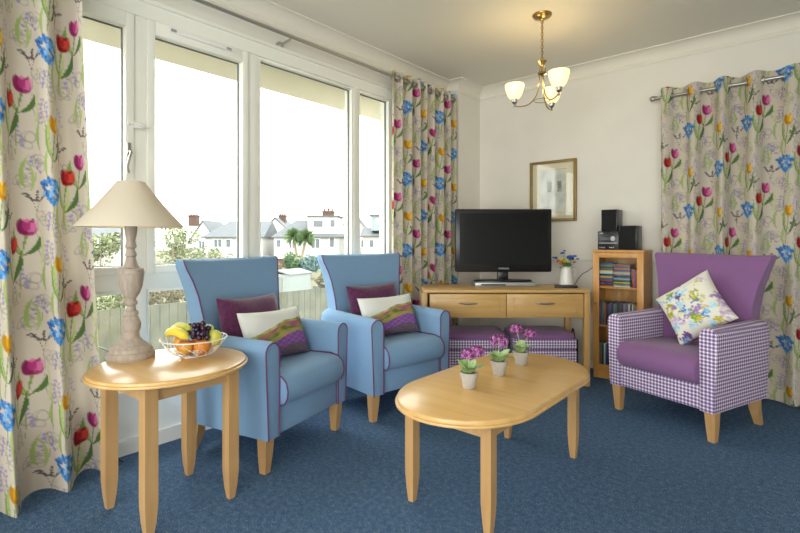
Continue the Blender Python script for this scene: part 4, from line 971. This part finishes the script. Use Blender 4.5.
tree(310, 45, 251.5, 275, 25, 'blue-green bush beside the clipped green bush', M_t4, 'garden_bush', 1800, .12, 8, trunk=False)
tree(276, 40, 261, 280, 16, 'small straw-coloured bush left of the shed', M_t3, 'garden_bush', 600, .1, 5, trunk=False)
tree(335, 36, 262, 300, 44, 'pale tangled bush behind the fence, right of the shed', M_t3, 'garden_bush', 1400, .1, 8, trunk=False)
tree(160, 22, 262, 310, 110, 'straw-coloured shrub low in the window behind the fruit bowl', M_t3, 'garden_bush', 4500, .07, 12, trunk=False)
tree(104, 18, 280, 330, 60, 'yellow-green shrub low in the window by the left curtain', M_t1, 'garden_bush', 2600, .06, 8, trunk=False)
tree(365, 38, 256, 290, 46, 'pale shrub at the right end of the garden fence', M_t1, 'garden_bush', 1300, .1, 8, trunk=False)
tree(228, 34, 252, 290, 40, 'straw-coloured shrub between the tree and the shed', M_t3, 'garden_bush', 1200, .1, 8, trunk=False)
# cabbage palm
D = 50; x, y = c2r(FX(299, D), D); pr = empty('palm_tree', (x, y, GZ), R(YAW), 'two-headed cabbage palm standing in front of the large white house', 'tree')
tq = MB(); s_ = D/476
h1, h2 = (FX(293.5, D)-FX(299, D), FZ(237, D)-GZ), (FX(306, D)-FX(299, D), FZ(238, D)-GZ)
for hx1, hz1 in (h1, h2): tq.tube([(0, 0, 0), (hx1*.3, 0, hz1*.4), (hx1*.8, 0, hz1*.8), (hx1, 0, hz1)], [.2, .17, .14, .1], 8)
tq.build('trunk', mat('palm_bark', '#8d8068', .9), pr)
rs = random.Random(77)
for hx1, hz1 in (h1, h2):
    q = MB()
    for k in range(260):
        a = rs.uniform(0, 6.28); el = rs.uniform(-.8, 1.5); L_ = rs.uniform(1.0, 1.35); d = Vector((math.cos(a)*math.cos(el), math.sin(a)*math.cos(el), math.sin(el))); sd_ = d.orthogonal().normalized()
        b0 = Vector((hx1, 0, hz1)); m0 = b0+d*L_*.6; e0 = b0+d*L_+Vector((0, 0, -.18)); q.add([b0-sd_*.02, b0+sd_*.02, m0+sd_*.05, e0, m0-sd_*.05], [(0, 1, 2, 3, 4)])
    q.build('leaf_head', M_t2, pr, 80, fix=False)
# shed
D = 34; x, y = c2r(FX(289, D), D); shd = empty('garden_shed', (x, y, GZ), R(YAW-25), 'pale garden shed with shallow roof beyond the fence', 'shed')
hz_ = FZ(271, D)-GZ
MB().b2(-1.0, 1.0, -1.2, 1.2, 0, hz_-.15).build('wall', mat('pale_shed_metal', '#878e8b', .6), shd)
MB().prism([(-1.08, hz_-.2), (0, hz_+.05), (1.08, hz_-.2), (1.08, hz_-.12), (0, hz_+.15), (-1.08, hz_-.12)], 'x' if False else 'y', -1.3, 1.3).build('roof', mat('shed_roof_grey', '#6f7472', .6), shd)
MB().b2(-.4, .4, -1.23, -1.2, .05, hz_-.35).build('door', mat('shed_door_grey', '#747d7a', .6), shd)
# fence
fn = empty('garden_fence', (-6, 6, -1.5), R(90), 'weathered grey board fence running across the garden below the houses', 'fence'); hw = 11; zt = 1.48
q = MB(); n_ = int(2*hw/.16)
for k in range(n_): q.b2(-hw+k*.16, -hw+k*.16+.15, 0, .02, 0.0, zt)
q.b2(-hw, hw, .02, .06, .3, .38).b2(-hw, hw, .02, .06, zt-.3, zt-.22); q.build('boards', mat('weathered_wood', '#55574a', .9, c2='#6a6a5a', scale=3), fn)
for k in range(10): MB().b2(-hw+k*2*hw/9-.05, -hw+k*2*hw/9+.05, .02, .12, 0, zt+.06).build('post', MATS['weathered_wood'], fn)
